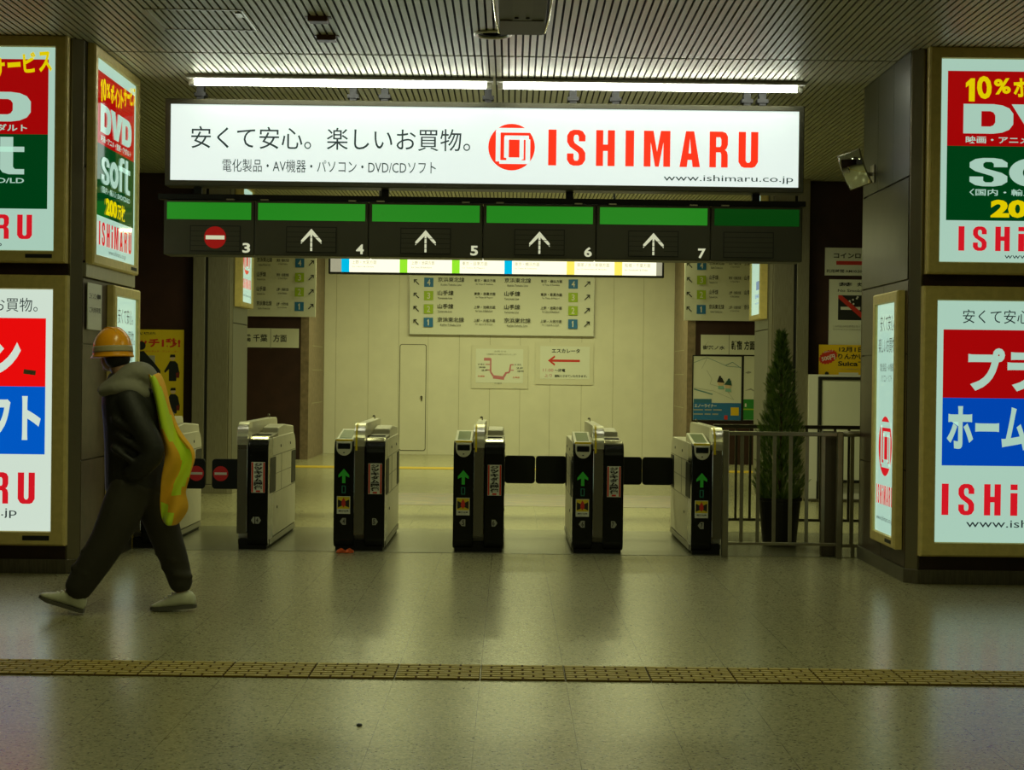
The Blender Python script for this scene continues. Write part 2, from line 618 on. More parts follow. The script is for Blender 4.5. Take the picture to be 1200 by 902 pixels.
# ------------------------------------------------------------------ ceiling of narrow metal slats
ZC = 3.73
slat_m = mat('ceiling_slat', (0.52, 0.51, 0.35), 0.42, 0.12, noise=0.06, nscale=4, stretch=(4, .3, 1))
mb = MB()
mb.box(-XO, -3, ZC + 0.07, XO, 29.6, ZC + 0.12, black_gap)
n = int(2 * XO / 0.0495)
for i in range(n):
    x0 = -XO + 0.004 + i * 0.0495
    for ya, yb in ((2.5, 12.06), (12.10, 29.55)):
        w = 0.0345 if ya < 12 else 0.037
        b = len(mb.v)
        mb.v += [(x0 + .003, ya, ZC + .020), (x0, ya, ZC), (x0 + w, ya, ZC), (x0 + w - .003, ya, ZC + .020),
                 (x0 + .003, yb, ZC + .020), (x0, yb, ZC), (x0 + w, yb, ZC), (x0 + w - .003, yb, ZC + .020)]
        k = mb.mi(slat_m)
        for f in ((0, 1, 5, 4), (1, 2, 6, 5), (2, 3, 7, 6), (0, 3, 2, 1), (4, 5, 6, 7)):
            mb.f.append([b + q for q in f])
            mb.m.append(k)
struct(mb.build('ceiling'))

# ------------------------------------------------------------------ walls
YB = 29.2
xl, xr = W(379, 470, YB).x, W(790.5, 470, YB).x
mb = MB()
edges = [393, 431, 466.5, 501, 537.5, 573.5, 609, 644, 681, 718, 753]
xs = [xl] + [W(e, 470, YB).x for e in edges] + [xr]
for a, b in zip(xs[:-1], xs[1:]):
    mb.box(a + .003, YB, 0.0, b - .003, YB + .05, ZC, wall_white)
mb.box(xl, YB + .006, 0, xr, YB + .2, ZC, seam)
struct(mb.build('wall_back'))
# flush service door in the back wall
d0, d1 = W(468.5, 403, YB), W(498.5, 531, YB)
mb = MB()
mb.slab(rrect(d0.x, 0.06, d1.x, d0.z, 0.04), YB - .004, YB + .004, mat('door_gap', (.10, .09, .05), .6))
mb.slab(rrect(d0.x + .012, 0.072, d1.x - .012, d0.z - .012, 0.035), YB - .012, YB, wall_white)
door = struct(mb.build('door_1'))
hp = W(494, 465, YB)
mb = MB()
mb.slab([(hp.x + .022 * math.cos(t), hp.z + .022 * math.sin(t)) for t in [PI * k / 8 for k in range(16)]], YB - .035, YB - .010, chrome)
mb.box(hp.x - .012, YB - .022, hp.z - .07, hp.x + .012, YB - .010, hp.z - .015, steel_dk)
mb.build('door_handle', door)
# dark brown walls beside the rear opening with stone returns
YR = 27.0
xle, xre = -3.26, 2.88
for nm, sgn, xe in (('wall_rear_left', -1, xle), ('wall_rear_right', 1, xre)):
    mb = MB()
    mb.box(xe + sgn * .012, YR, 0, sgn * XO, YB + .2, ZC, brown_wall)
    struct(mb.build(nm))
    mb = MB()
    mb.box(xe, YR - .01, 0, xe + sgn * .012, YB, ZC, stone)
    mb.box(xe, YR - .012, 0, xe + sgn * .13, YR, ZC, stone)
    for zz in (0.9, 1.45, 1.85):
        mb.box(xe - sgn * .002, YR + .5, zz, xe, YB - .2, zz + .012, seam)
    struct(mb.build('trim_4' if sgn < 0 else 'trim_5'))
# dark walls level with the inner pillars
YW = 19.5
for nm, sgn, xe in (('wall_left', -1, -3.67), ('wall_right', 1, 3.42)):
    mb = MB()
    mb.box(xe, YW, 0, sgn * XO, YW + .3, ZC, brown_wall)
    struct(mb.build(nm))
    mb = MB()
    mb.box(sgn * XO, -3, 0, sgn * (XO + .2), 29.6, ZC, brown_wall)
    struct(mb.build('wall_outer_left' if sgn < 0 else 'wall_outer_right'))
# housings of the hall and concourse ceiling lamps and of the added fill row
mb = MB()
for lx, ly, p, c in LAMPS:
    hx_, hy_ = (.10, .64) if ly < 10 else (.64, .16)
    mb.box(lx - hx_, ly - hy_, 3.67, lx + hx_, ly + hy_, ZC + .03, lamp_white)
struct(mb.build('trim_6'))


# ------------------------------------------------------------------ pillars
def pillar(label, sgn, xs_, yf, yb, width, ch, near=True):
    """xs_ = face towards the passage; sgn = +1 for the right-hand pillar"""
    o = empty('pillar', label, 'pillar', (xs_ + sgn * width / 2, (yf + yb) / 2, 0))
    ox, oy = o.location.x, o.location.y
    hw, hd = width / 2, (yb - yf) / 2
    s = -sgn                                   # direction of the passage side, local x
    core = MB()
    e = 0.02
    core.plan([(-hw + ch, -hd + e), (hw - ch, -hd + e), (hw - e, -hd + ch), (hw - e, hd - ch), (hw - ch, hd - e), (-hw + ch, hd - e), (-hw + e, hd - ch), (-hw + e, -hd + ch)], 0.0, ZC + .02, wood_dark if near else black_gap)
    core.build('core', o)
    for sx in (-1, 1):
        for sy in (-1, 1):
            t = MB()
            g = 0.012
            t.plan([(sx * (hw - ch), sy * hd), (sx * hw, sy * (hd - ch)), (sx * (hw - g), sy * (hd - ch - .02)), (sx * (hw - ch - .02), sy * (hd - g))], 0.02, ZC, mat('trim_steel', (.30, .27, .18), .33, .85) if near else steel)
            t.build('corner_trim', o, bevel=.004)
    pl = MB()
    q = 0.012
    pl.plan([(-hw + ch, -hd - q), (hw - ch, -hd - q), (hw + q, -hd + ch), (hw + q, hd - ch), (hw - ch, hd + q), (-hw + ch, hd + q), (-hw - q, hd - ch), (-hw - q, -hd + ch)], 0.0, 0.10, steel_dk if near else steel)
    pl.build('plinth', o, bevel=.005)
    xin = s * hw
    if near:
        y0, y1 = -hd + ch + .02, hd - ch - .02
        L3 = (y1 - y0) / 3
        up = MB()
        for k in range(3):
            up.box(xin - s * .02, y0 + k * L3 + .003, 2.86, xin, y0 + (k + 1) * L3 - .003, ZC, clad)
        up.build('upper_cladding', o)
        bd = MB()
        if sgn > 0:
            bd.box(xin - s * .02, y0, 2.13, xin + s * .004, y1, 2.845, mat('smoky_steel', (.045, .038, .022), .34, 0.0, spec=.22, noise=.2, nscale=5))
        else:
            bd.box(xin - s * .02, y0, 2.19, xin, y1, 2.845, clad_lo)
            bd.box(xin - s * .02, y0, 2.075, xin + s * .02, y1, 2.175, steel)
        bd.build('steel_band', o, bevel=.003)
        lo = MB()
        for k in range(2):
            Lh = (y1 - y0) / 2
            for za, zb in ((0.105, 0.78), (0.79, 1.60), (1.61, 2.065 if sgn < 0 else 2.12)):
                lo.box(xin - s * .02, y0 + k * Lh + .003, za, xin - s * .002, y0 + (k + 1) * Lh - .003, zb, clad_lo if sgn < 0 else wood_dark)
        lo.build('lower_cladding', o)
    else:
        y0, y1 = -hd + ch + .01, hd - ch - .01
        sd = MB()
        for za, zb in ((0.105, 1.98), (1.99, ZC)):
            sd.box(xin - s * .02, y0, za, xin, y1, zb, clad)
        sd.build('side_cladding', o)
        fc = MB()
        ww = width
        a = s * (hw - ch - .015)
        for k, (p0, p1) in enumerate(((0.0, .56), (.64, .97))):
            fc.box(a - s * (ww - ch) * p0, -hd, 0.105, a - s * (ww - ch) * p1, -hd + .03, ZC, steel)
        fc.build('front_cladding', o, bevel=.004)
    return o


PXL, PXR, PF, PB = -3.0, 2.79, 11.6, 13.3
pillar('broad dark pillar on the left clad with lit advertising boxes', -1, PXL, PF, PB, 1.75, 0.07)
pillar('broad dark pillar on the right clad with lit advertising boxes', 1, PXR, PF, PB, 1.75, 0.07)
IXL, IXR, IF, IB = -3.22, 3.0, 19.3, 20.45
pillar('steel-faced pillar behind the walking person, beyond the gates', -1, IXL, IF, IB, 0.46, 0.035, False)
pillar('steel-faced pillar behind the potted conifer, beyond the gates', 1, IXR, IF, IB, 0.46, 0.035, False)


# ------------------------------------------------------------------ sign artwork
def art_dvd(A, tail=True):
    A.rect(7.5, 14, 227, 101.5, L_red)
    A.rect(7.5, 101.5, 227, 188.5, L_green)
    A.part('offer_text')
    s = '10%ポイントサービス'
    xs = 26
    wd = [15, 20, 22, 22, 20, 16, 18, 20, 18, 18, 18]
    for i, ch in enumerate(s):
        yc = 36 - 18 * (i / 10) ** 1.5 - 3 * math.sin(i * .9)
        hh = 27 if i < 2 else (18 if i == 2 else 24)
        w0 = wd[i]
        if ch == 'ー':
            hh = 6
        if i == 0:
            xs += 1.5
            A.glyph('1', xs + 1, yc - hh / 2, xs + 11.5, yc + hh / 2, L_yel)
            xs += 12.5
            continue
        A.text(ch, xs + 1.5, yc - hh / 2, xs + w0 - 1.5, yc + hh / 2, L_yel, 0.035, 0.08)
        xs += w0
    A.part('disc_lettering')
    for ch, a, b in (('D', 26, 84), ('V', 82, 151), ('D', 149, 207)):
        A.glyph(ch, a, 52.5, b, 87, L_white)
    A.part('genre_text')
    A.text('映画・アニメ・音楽・アダルト', 29, 90, 203, 98.5, L_white, 0.02)
    A.part('soft_lettering')
    for ch, a, b in (('s', 34, 78), ('o', 80, 130), ('f', 130, 164), ('t', 164, 200)):
        A.glyph(ch, a, 105, b, 148.5, L_white)
    A.part('format_text')
    A.text('〈国内・輸入〉DVD/CD/LD', 34, 151.5, 200, 159.5, L_white, 0.015)
    A.part('quantity_text')
    A.text('200', 59, 164, 122, 185, L_yel, 0.05)
    A.text('万枚', 124, 165, 172, 185, L_yel, 0.03)
    A.part('shop_lettering')
    A.brand(22, 195.5, 210, 224, L_ink_red)
    A.part('web_address')
    A.text('www.ishimaru.co.jp', 76, 227, 175, 234.5, L_ink)


def art_front(red, blue, rb, bb, L_red=L_red, L_blue=L_blue, L_white=L_white):
    def f(A):
        A.rect(7.5, 34, 237, 114.5, L_red)
        A.rect(7.5, 114.5, 237, 194.5, L_blue)
        A.part('slogan_text')
        A.text('安くて安心。楽しいお買物。', 30, 10, 227, 26.5, L_ink)
        A.part('red_field_text')
        A.text(red, rb[0], rb[1], rb[2], rb[3], L_white, 0.045)
        A.part('blue_field_text')
        A.text(blue, bb[0], bb[1], bb[2], bb[3], L_white, 0.04)
        A.part('shop_lettering')
        A.brand(8, 216, 226, 253, L_ink_red)
        A.part('web_address')
        A.text('www.ishimaru.co.jp', 37, 258, 205, 270, L_ink)
    return f


def art_side(A):                      # design 100 x 285
    A.part('slogan_text')
    A.text('安くて安心。', 16, 14, 88, 34, L_ink)
    A.text('楽しいお買物。', 8, 42, 96, 61, L_ink)
    A.part('product_text')
    A.text('電化製品・AV機器', 18, 74, 86, 84, L_ink)
    A.text('パソコン・ソフト', 24, 88, 80, 97, L_ink)
    A.part('emblem')
    A.logo(50, 177, 34, 37, L_ink_red, L_white)
    A.part('shop_lettering')
    A.brand(8, 226, 92, 250, L_ink_red)
    A.part('web_address')
    A.text('www.ishimaru.co.jp', 10, 264, 94, 272, L_ink)


GZ0, GZ1, LZ0, LZ1 = 2.245, 3.65, 0.30, 1.975
lightbox('advertising_lightbox', 'upper lit advertising box on front of left pillar, red and green with white lettering', 'lit sign',
         (PXL - .17 - .70, PF + .02, GZ0), 0, 1.40, GZ1 - GZ0, .10, .085, art_dvd, 235, 237)
lightbox('advertising_lightbox', 'lower lit advertising box on front of left pillar, red and blue with small brown sticker', 'lit sign',
         (PXL - .17 - .725, PF + .02, LZ0), 0, 1.45, LZ1 - LZ0, .10, .10, art_front('パソコン', 'ゲームソフト', (25, 52, 208, 104), (20, 122, 232, 180), L_red_hi, L_blue_hi, L_white_hi), 245, 285, back=L_white_hi)
lightbox('advertising_lightbox', 'upper lit advertising box on front of right pillar, red and green with yellow 10%', 'lit sign',
         (PXR + .178 + .70, PF + .02, GZ0), 0, 1.40, GZ1 - GZ0, .10, .085, art_dvd, 235, 237)
lightbox('advertising_lightbox', 'lower lit advertising box on front of right pillar, red and blue with katakana lettering', 'lit sign',
         (PXR + .172 + .725, PF + .02, LZ0), 0, 1.45, LZ1 - LZ0, .10, .10, art_front('プラズマ', 'ホームシアター', (37, 54, 215, 107), (13, 122, 234, 176)), 245, 285)
lightbox('advertising_lightbox', 'upper lit advertising box on passage side of left pillar, seen at steep angle', 'lit sign',
         (PXL, 12.45, GZ0), PI / 2, 1.27, GZ1 - GZ0, .06, .075, art_dvd, 235, 237)
lightbox('advertising_lightbox', 'narrow white lit box low on side of left pillar, behind the orange helmet', 'lit sign',
         (PXL, 12.81, LZ0), PI / 2, .70, LZ1 - LZ0, .06, .08, art_side, 100, 285)
lightbox('advertising_lightbox', 'narrow white lit box low on side of right pillar with red round emblem', 'lit sign',
         (PXR, 12.15, LZ0), -PI / 2, .62, LZ1 - LZ0, .06, .08, art_side, 100, 285)


def art_inner_right(A):
    A.text('安くて安心。', 16, 14, 88, 40, L_ink)
    A.text('電化製品', 20, 120, 80, 140, mat('lit_grey', (.1, .1, .1), .3, emit=(.30, .36, .38), es=.7))
    A.text('AV機器', 20, 146, 80, 164, mat('lit_grey'))
    b = mat('lit_slate_blue', (.05, .08, .15), .3, emit=(.16, .28, .48), es=.7)
    A.rect(50, 205, 88, 226, b, True)
    A.text('ISHIMARU', 40, 236, 92, 246, b, .02)
    A.text('www.ishimaru.co.jp', 40, 254, 92, 262, b)


lightbox('advertising_lightbox', 'white lit box with red emblem high on left pillar beyond the gates', 'lit sign',
         (IXL, 19.86, 2.24), PI / 2, .74, 1.35, .09, .06, art_side, 100, 285, stopper=False)
lightbox('advertising_lightbox', 'white lit box with grey and blue print high on right pillar beyond the gates', 'lit sign',
         (IXR, 19.86, 2.17), -PI / 2, .74, 1.40, .09, .06, art_inner_right, 100, 285, stopper=False)
mb = MB()
c = W(33, 436, 11.5)
ca, sa = math.cos(-.12), math.sin(-.12)
mb.slab([(c.x + a * ca - b * sa, c.z + a * sa + b * ca) for a, b in ((-.042, -.016), (.042, -.016), (.042, .016), (-.042, .016))], 11.533, 11.535, mat('brown_tape', (.30, .24, .13), .5, noise=.4, nscale=80))
tag(mb.build('sticker'), 'small brown sticker slapped tilted on the red lower left pillar sign', 'sticker')

# ------------------------------------------------------------------ overhead advertising sign
YS = 13.15
ctr = W(568, 170.5, YS)
KS = YS / F
gw, gh = 736 * KS, 89 * KS
root = empty('overhead_lightbox', 'long white lit advertising sign hung overhead above the ticket gates', 'lit sign', (ctr.x, YS + .22, ctr.z - gh / 2))
mb = MB()
frame_ring(mb, -gw / 2, 0, gw / 2, gh, .042, 0, -.22, dark_frame, .006, .014)
mb.build('frame', root)
X0, Y0 = 200.0, 121.5                          # design px of the top left corner, levelled
A = Art(lambda x, y: (-gw / 2 + (x - X0) * KS, gh - (y - Y0) * KS), -.206)
A.rect(200, 121.5, 936, 210.5, L_big)
lev = lambda x: ROLL * (x - 200)
A.part('slogan_text')
A.text('安くて安心。楽しいお買物。', 224, 147, 551, 173, L_ink)
A.part('product_text')
A.text('電化製品・AV機器・パソコン・DVD/CDソフト', 261, 185, 511, 200, L_ink)
A.part('emblem')
A.logo(599.5, 167.2, 27.3, 27.3, L_red_b, L_big)
A.part('shop_lettering')
for ch, a, b in zip('ISHIMARU', (642.5, 664.5, 698.5, 733, 754.5, 796.5, 831.5, 865.5), (652, 686, 720.5, 743, 785.5, 820.5, 853, 888.5)):
    A.glyph(ch, a, 146, b, 188, L_red_b)
A.part('web_address')
A.text('www.ishimaru.co.jp', 778, 197, 930, 206.5, L_ink)
A.done(root)
for px in (233, 413, 450, 572, 672, 722, 877, 895):
    p = W(px, 115, YS)
    b = MB()
    b.box(p.x - root.location.x - .028, -.17, gh + .03, p.x - root.location.x + .028, -.09, ZC - root.location.z + .02, black_gap)
    b.box(p.x - root.location.x - .045, -.18, gh + .07, p.x - root.location.x + .045, -.08, gh + .10, black_gap)
    b.build('hanger', root)

# ------------------------------------------------------------------ gate number boxes on their rail
YG = 13.2
KG = YG / F
g0 = W(568, 238.5, YG)
gz1 = g0.z
gz0 = g0.z - 64 * KG
rail = empty('hanging_rail', 'black rail carrying the row of gate number boxes under the big sign', 'rail', (g0.x, YG + .1, gz1))
mb = MB()
mb.box(W(183, 230, YG).x - g0.x, -.04, .012, W(946, 240, YG).x - g0.x, .06, .055, black_gap)
mb.build('beam', rail, bevel=.003)
for px in (229, 450, 668, 888):
    xx = W(px, 230, YG).x - g0.x
    b = MB()
    b.box(xx - .03, -.01, .05, xx + .03, .05, ctr.z - gh / 2 - .042 - gz1, black_gap)
    b.build('drop_post', rail)
for px, n in ((270, 0), (310, 0), (413, 0), (446, 0), (546, 0), (586, 0), (678, 0), (718, 0), (813, 0), (850, 0)):
    xx = W(px, 235, YG).x - g0.x
    b = MB()
    b.box(xx - .03, -.115, .001, xx + .03, -.06, .012, steel)
    b.build('clip', rail)


def arrow_pts(cx, cy, s):
    return [[(cx - .09 * s, cy + s), (cx + .09 * s, cy + s), (cx + .09 * s, cy - .55 * s), (cx - .09 * s, cy - .55 * s)],
            [(cx, cy - s), (cx + .92 * s, cy + .05 * s), (cx + .92 * s, cy + .38 * s), (cx, cy - .55 * s)],
            [(cx, cy - s), (cx, cy - .55 * s), (cx - .92 * s, cy + .38 * s), (cx - .92 * s, cy + .05 * s)]]


def disc(cx, cy, r, n=28):
    return [(cx + r * math.cos(2 * PI * k / n), cy + r * math.sin(2 * PI * k / n)) for k in range(n)]


for x0, x1, num, kind_, lab in ((191.5, 298, '3', 'stop', 'overhead gate box number 3 with red no entry disc'),
                                (298.2, 431.7, '4', 'go', 'overhead gate box number 4 with pale arrow pointing up'),
                                (431.9, 565.8, '5', 'go', 'overhead gate box number 5 with pale arrow pointing up'),
                                (566, 698.6, '6', 'go', 'overhead gate box number 6 with pale arrow pointing up'),
                                (698.8, 832.8, '7', 'go', 'overhead gate box number 7 with pale arrow pointing up'),
                                (833, 940.5, '', 'off', 'blank unlit overhead gate box at the right end of the row')):
    xa, xb = W(x0, 270, YG).x, W(x1, 270, YG).x
    w, h = xb - xa, gz1 - gz0
    r = empty('gate_number_box', lab, 'gate sign', ((xa + xb) / 2, YG + .12, gz0), 0, 'number boxes above the gates')
    mb = MB()
    mb.box(-w / 2 + .001, -.12, 0, w / 2 - .001, .14, h, dark_frame)
    mb.build('housing', r, bevel=.008)
    wpx = x1 - x0
    A = Art(lambda x, y: (-w / 2 + x * KG, h - y * KG), -.1205)
    A.rect(4, 2.5, wpx - 4, 22.5, L_gbar if num else L_gbar_dim)
    o = A.panel.build('green_light_bar', r, smooth='flat2d')
    cx = wpx / 2 + (7.5 if num == '3' else -9.5 if not num else 0)
    dsp = MB()
    dsp.box(-w / 2 + (cx - 29.5) * KG, -.124, h - 60 * KG, -w / 2 + (cx + 29.5) * KG, -.121, h - 29.5 * KG, black_gap)
    dsp.box(-w / 2 + (cx - 28.5) * KG, -.126, h - 59 * KG, -w / 2 + (cx + 28.5) * KG, -.122, h - 30.5 * KG, dark_frame)
    for k in range(1, 5):
        zz = h - (30.5 + 28.5 * k / 5) * KG
        dsp.box(-w / 2 + (cx - 28.5) * KG, -.1265, zz - .002, -w / 2 + (cx + 28.5) * KG, -.124, zz + .002, black_gap)
    dsp.build('display', r)
    A = Art(lambda x, y: (-w / 2 + x * KG, h - y * KG), -.1268)
    if kind_ == 'go':
        for p in arrow_pts(cx, 45, 13):
            A.shape(p, L_arrow)
        A.y = -.1275
        for yy in (41.8, 47.5, 53.2):
            A.rect(cx - 12.5, yy, cx + 12.5, yy + .7, dark_frame, True)
        A.done(r, let='arrow')
    elif kind_ == 'stop':
        A.shape(disc(cx, 43.5, 13), L_noentry)
        A.rect(cx - 11, 41.2, cx + 11, 45.8, L_arrow, True)
        A.done(r, let='no_entry_disc')
    if num:
        A = Art(lambda x, y: (-w / 2 + x * KG, h - y * KG), -.1206)
        nx = cx + (36.5 if num == '3' else 57)
        A.text(num, nx - 4.5, 49.5, nx + 4.5, 61, L_arrow, .03)
        A.done(r, let='number')

# ------------------------------------------------------------------ fluorescent lamps over the big sign
for xa, xb, lab in ((220, 578, 'left of the two bright fluorescent tube lamps on the slatted ceiling'),
                    (582, 942, 'right of the two bright fluorescent tube lamps on the slatted ceiling')):
    pa, pb = W(xa, 100, 13.0), W(xb, 100, 13.0)
    zc = W(590, 103, 13.0).z
    L = pb.x - pa.x
    r = empty('fluorescent_lamp', lab, 'lamp', ((pa.x + pb.x) / 2, 13.0, ZC), 0, 'tube lamps over the big sign')
    mb = MB()
    mb.prism([(-.045, .0), (-.078, -.030), (-.074, -.033), (-.022, -.036), (.022, -.036), (.074, -.033), (.078, -.030), (.045, .0)], -L / 2, L / 2, lamp_white)
    mb.build('batten', r)
    mb = MB()
    zt = -.058
    mb.tube([(-L / 2 + .05, 0, zt), (L / 2 - .05, 0, zt)], .0205, L_tube, 14)
    mb.build('tube', r, smooth=True)
    for sx in (-1, 1):
        mb = MB()
        mb.prism([(-.022, -.03), (-.022, zt - .022), (.022, zt - .022), (.022, -.03)], sx * (L / 2 - .055), sx * (L / 2 - .01), lamp_white)
        mb.build('lamp_holder', r, bevel=.004)

# ------------------------------------------------------------------ small things on the ceiling
p0, p1 = W(186, 20, 11.6), W(306, 43, 11.6)
mb = MB()
frame_m = mat('alu_edge', (.5, .48, .38), .3, .9)
yA, yB = 1950 * (ZC - CH) / 422, 1950 * (ZC - CH) / 398
xA, xB = W(190, 30, 11.2).x, W(300, 30, 11.2).x
for q in ((xA, yA, xB, yA + .014), (xA, yB - .014, xB, yB), (xA, yA, xA + .014, yB), (xB - .014, yA, xB, yB)):
    mb.box(q[0], q[1], ZC - .005, q[2], q[3], ZC + .01, frame_m)
mb.box(xB - .06, yA + .08, ZC - .008, xB - .02, yA + .2, ZC - .001, frame_m)
struct(mb.build('trim_7'))
for px, py, lab in ((373, 21, 'small brown ceiling detector, the one further from the tube lamps'), (383, 43, 'small brown ceiling detector, the one nearer the tube lamps')):
    dy = 438 - py - ROLL * (600 - px) * -1
    Yd = F * (ZC - CH) / (438 - py + ROLL * (px - 600))
    p = W(px, py, Yd)
    r = empty('ceiling_detector', lab, 'detector', (p.x, Yd, ZC), 0, 'brown ceiling detectors')
    mb = MB()
    mb.slab(rrect(-.065, -.035, .065, 0.012, .008), -.05, .05, mat('brown_plastic', (.12, .055, .025), .45))
    mb.build('body', r, bevel=.004)
    mb = MB()
    mb.box(-.085, -.03, -.004, .085, .03, .004, mat('brown_plastic'))
    mb.build('mounting_plate', r)
pY = F * (ZC - CH) / (438 - 40.5)
p = W(577.5, 40.5, pY)
r = empty('ceiling_speaker', 'round grey ceiling fitting beside the hanging box', 'ceiling fitting', (p.x, pY, ZC))
mb = MB()
mb.lathe([(.13, .01), (.13, -.008), (.118, -.016), (.105, -.012), (.10, .0)], (0, 0, 0), frame_m, 36)
mb.build('rim', r, smooth=True)
mb = MB()
mb.lathe([(.101, .004), (.101, -.004), (.07, .0)], (0, 0, 0), black_gap, 36)
mb.build('grille', r)
# hanging box close to the camera, only its rear lower end is in view
hz = 3.42
hy = F * (hz - CH) / (438 - 41)
ha, hb = W(585, 41, hy).x, W(638, 41, hy).x
r = empty('hanging_box', 'dark metal box hanging from the ceiling at the top edge of the picture', 'box', ((ha + hb) / 2, hy - .6, ZC))
w = (hb - ha) / 2
mb = MB()
mb.box(-w, -.6, hz - ZC, w, .6, -.09, mat('dark_bronze', (.05, .042, .022), .5, .2, noise=.15, nscale=6))
mb.build('housing', r, bevel=.004)
mb = MB()
mb.box(-w * .42, -.59, hz - ZC - .004, w * .42, .57, hz - ZC + .002, mat('bronze_plate', (.065, .055, .03), .5, .2))
mb.box(-w * .95, .2, hz - ZC - .006, w * .9, .58, hz - ZC + .001, mat('bronze_plate'))
mb.build('bottom_plate', r)
for q in (-.25, .22):
    mb = MB()
    mb.lathe([(.012, .0), (.012, -.006), (.006, -.008)], (q * w, .12, hz - ZC - .004), black_gap, 10)
    mb.build('screw', r)
for sx in (-1, 1):
    mb = MB()
    mb.tube([(sx * w * 1.0, .55, hz - ZC), (sx * w * 1.12, .3, hz - ZC + .02), (sx * w * 1.3, -.3, hz - ZC + .12), (sx * w * 1.4, -.6, hz - ZC + .28)], .006, chrome, 6)
    mb.build('edge_wire', r)
for sy in (-.4, .4):
    mb = MB()
    mb.box(-.03, sy - .03, -.10, .03, sy + .03, .02, black_gap)
    mb.build('hanger', r)

# ------------------------------------------------------------------ convex mirror on the right pillar
mp_ = W(1001, 199, 12.75)
r = empty('convex_mirror', 'small tilted convex safety mirror on the side of the right pillar', 'mirror', mp_)
rotm = Matrix.Rotation(math.radians(-33), 4, 'Z') @ Matrix.Rotation(math.radians(-16), 4, 'Y') @ Matrix.Rotation(math.radians(18), 4, 'X')
def mirror_patch(yo, grow, m, name):
    mb = MB()
    N_ = 12
    for i in range(N_):
        for j in range(N_):
            q = []
            for a, b in ((i, j), (i + 1, j), (i + 1, j + 1), (i, j + 1)):
                u, v = (a / N_ - .5) * (.17 + grow), (b / N_ - .5) * (.27 + grow)
                q.append(rotm @ Vector((u, yo + 1.6 * (u * u + v * v), v)))
            mb.poly(q, m)
    o = mb.build(name, r, smooth=True)
    bm = bmesh.new(); bm.from_mesh(o.data)
    bmesh.ops.remove_doubles(bm, verts=bm.verts, dist=1e-4)
    bmesh.ops.recalc_face_normals(bm, faces=bm.faces)
    bm.to_mesh(o.data); bm.free()
    return o
mirror_patch(-.03, 0, mat('mirror_face', (.85, .9, .85), .03, 1.0), 'mirror_face')
o = mirror_patch(-.026, .016, mat('mirror_back', (.30, .28, .18), .4, .3), 'mirror_shell')
sm = o.modifiers.new('solid', 'SOLIDIFY'); sm.thickness = .03; sm.offset = -1
mb = MB()
mb.tube([rotm @ Vector((0, .03, 0)), Vector((.06, .06, -.02)), Vector((PXR - mp_.x - .01, .10, -.02))], .014, steel_dk, 8)
mb.build('bracket_arm', r)
mb = MB()
mb.box(PXR - mp_.x - .012, .04, -.09, PXR - mp_.x, .16, .05, steel)
mb.build('wall_plate', r, bevel=.003)


# ------------------------------------------------------------------ flat notices: design coordinates are photo pixels levelled about the notice
def notice(name, label, cat, x0, y0, x1, y1, Y, m, art, thick=.012, group=None, frame=None):
    c = W((x0 + x1) / 2, (y0 + y1) / 2, Y)
    k = Y / F
    w, h = (x1 - x0) * k, (y1 - y0) * k
    r = empty(name, label, cat, (c.x, Y + thick, c.z - h / 2), 0, group)
    mb = MB()
    mb.box(-w / 2, -thick, 0, w / 2, 0, h, m)
    mb.build('sheet' if thick < .01 else 'board', r)
    if frame:
        mb = MB()
        frame_ring(mb, -w / 2, 0, w / 2, h, frame[0], 0, -thick - .006, frame[1], .002, .004)
        mb.build('frame', r)
    xc, yc = (x0 + x1) / 2, (y0 + y1) / 2
    A = Art(lambda x, y: ((x - xc) * k, h / 2 - (y - yc) * k), -thick - .0006)
    art(A)
    A.done(r, 'print')
    return r


ROWS = [('4', ink_blue, '京浜東北線', 'Keihin-Tohoku Line', '東京・横浜方面', 'for Tokyo & Yokohama'),
        ('3', ink_lime, '山手線', 'Yamanote Line', '東京・目黒方面', 'for Tokyo & Meguro'),
        ('2', ink_lime, '山手線', 'Yamanote Line', '上野・池袋方面', 'for Ueno & Ikebukuro'),
        ('1', ink_blue, '京浜東北線', 'Keihin-Tohoku Line', '上野・大宮方面', 'for Ueno & Omiya')]


def diag(A, cx, cy, s, d):
    """small arrow up-left (d=-1) or up-right (d=+1)"""
    q = lambda a, b: (cx + d * a * s, cy + b * s)
    A.shape([q(-1, .75), q(-.75, 1), q(.75, -.5), q(.5, -.75)], ink)
    A.shape([q(1, -1), q(-.2, -1), q(-.2, -.68), q(.68, -.68)], ink)
    A.shape([q(1, -1), q(.68, -.68), q(.68, .2), q(1, .2)], ink)


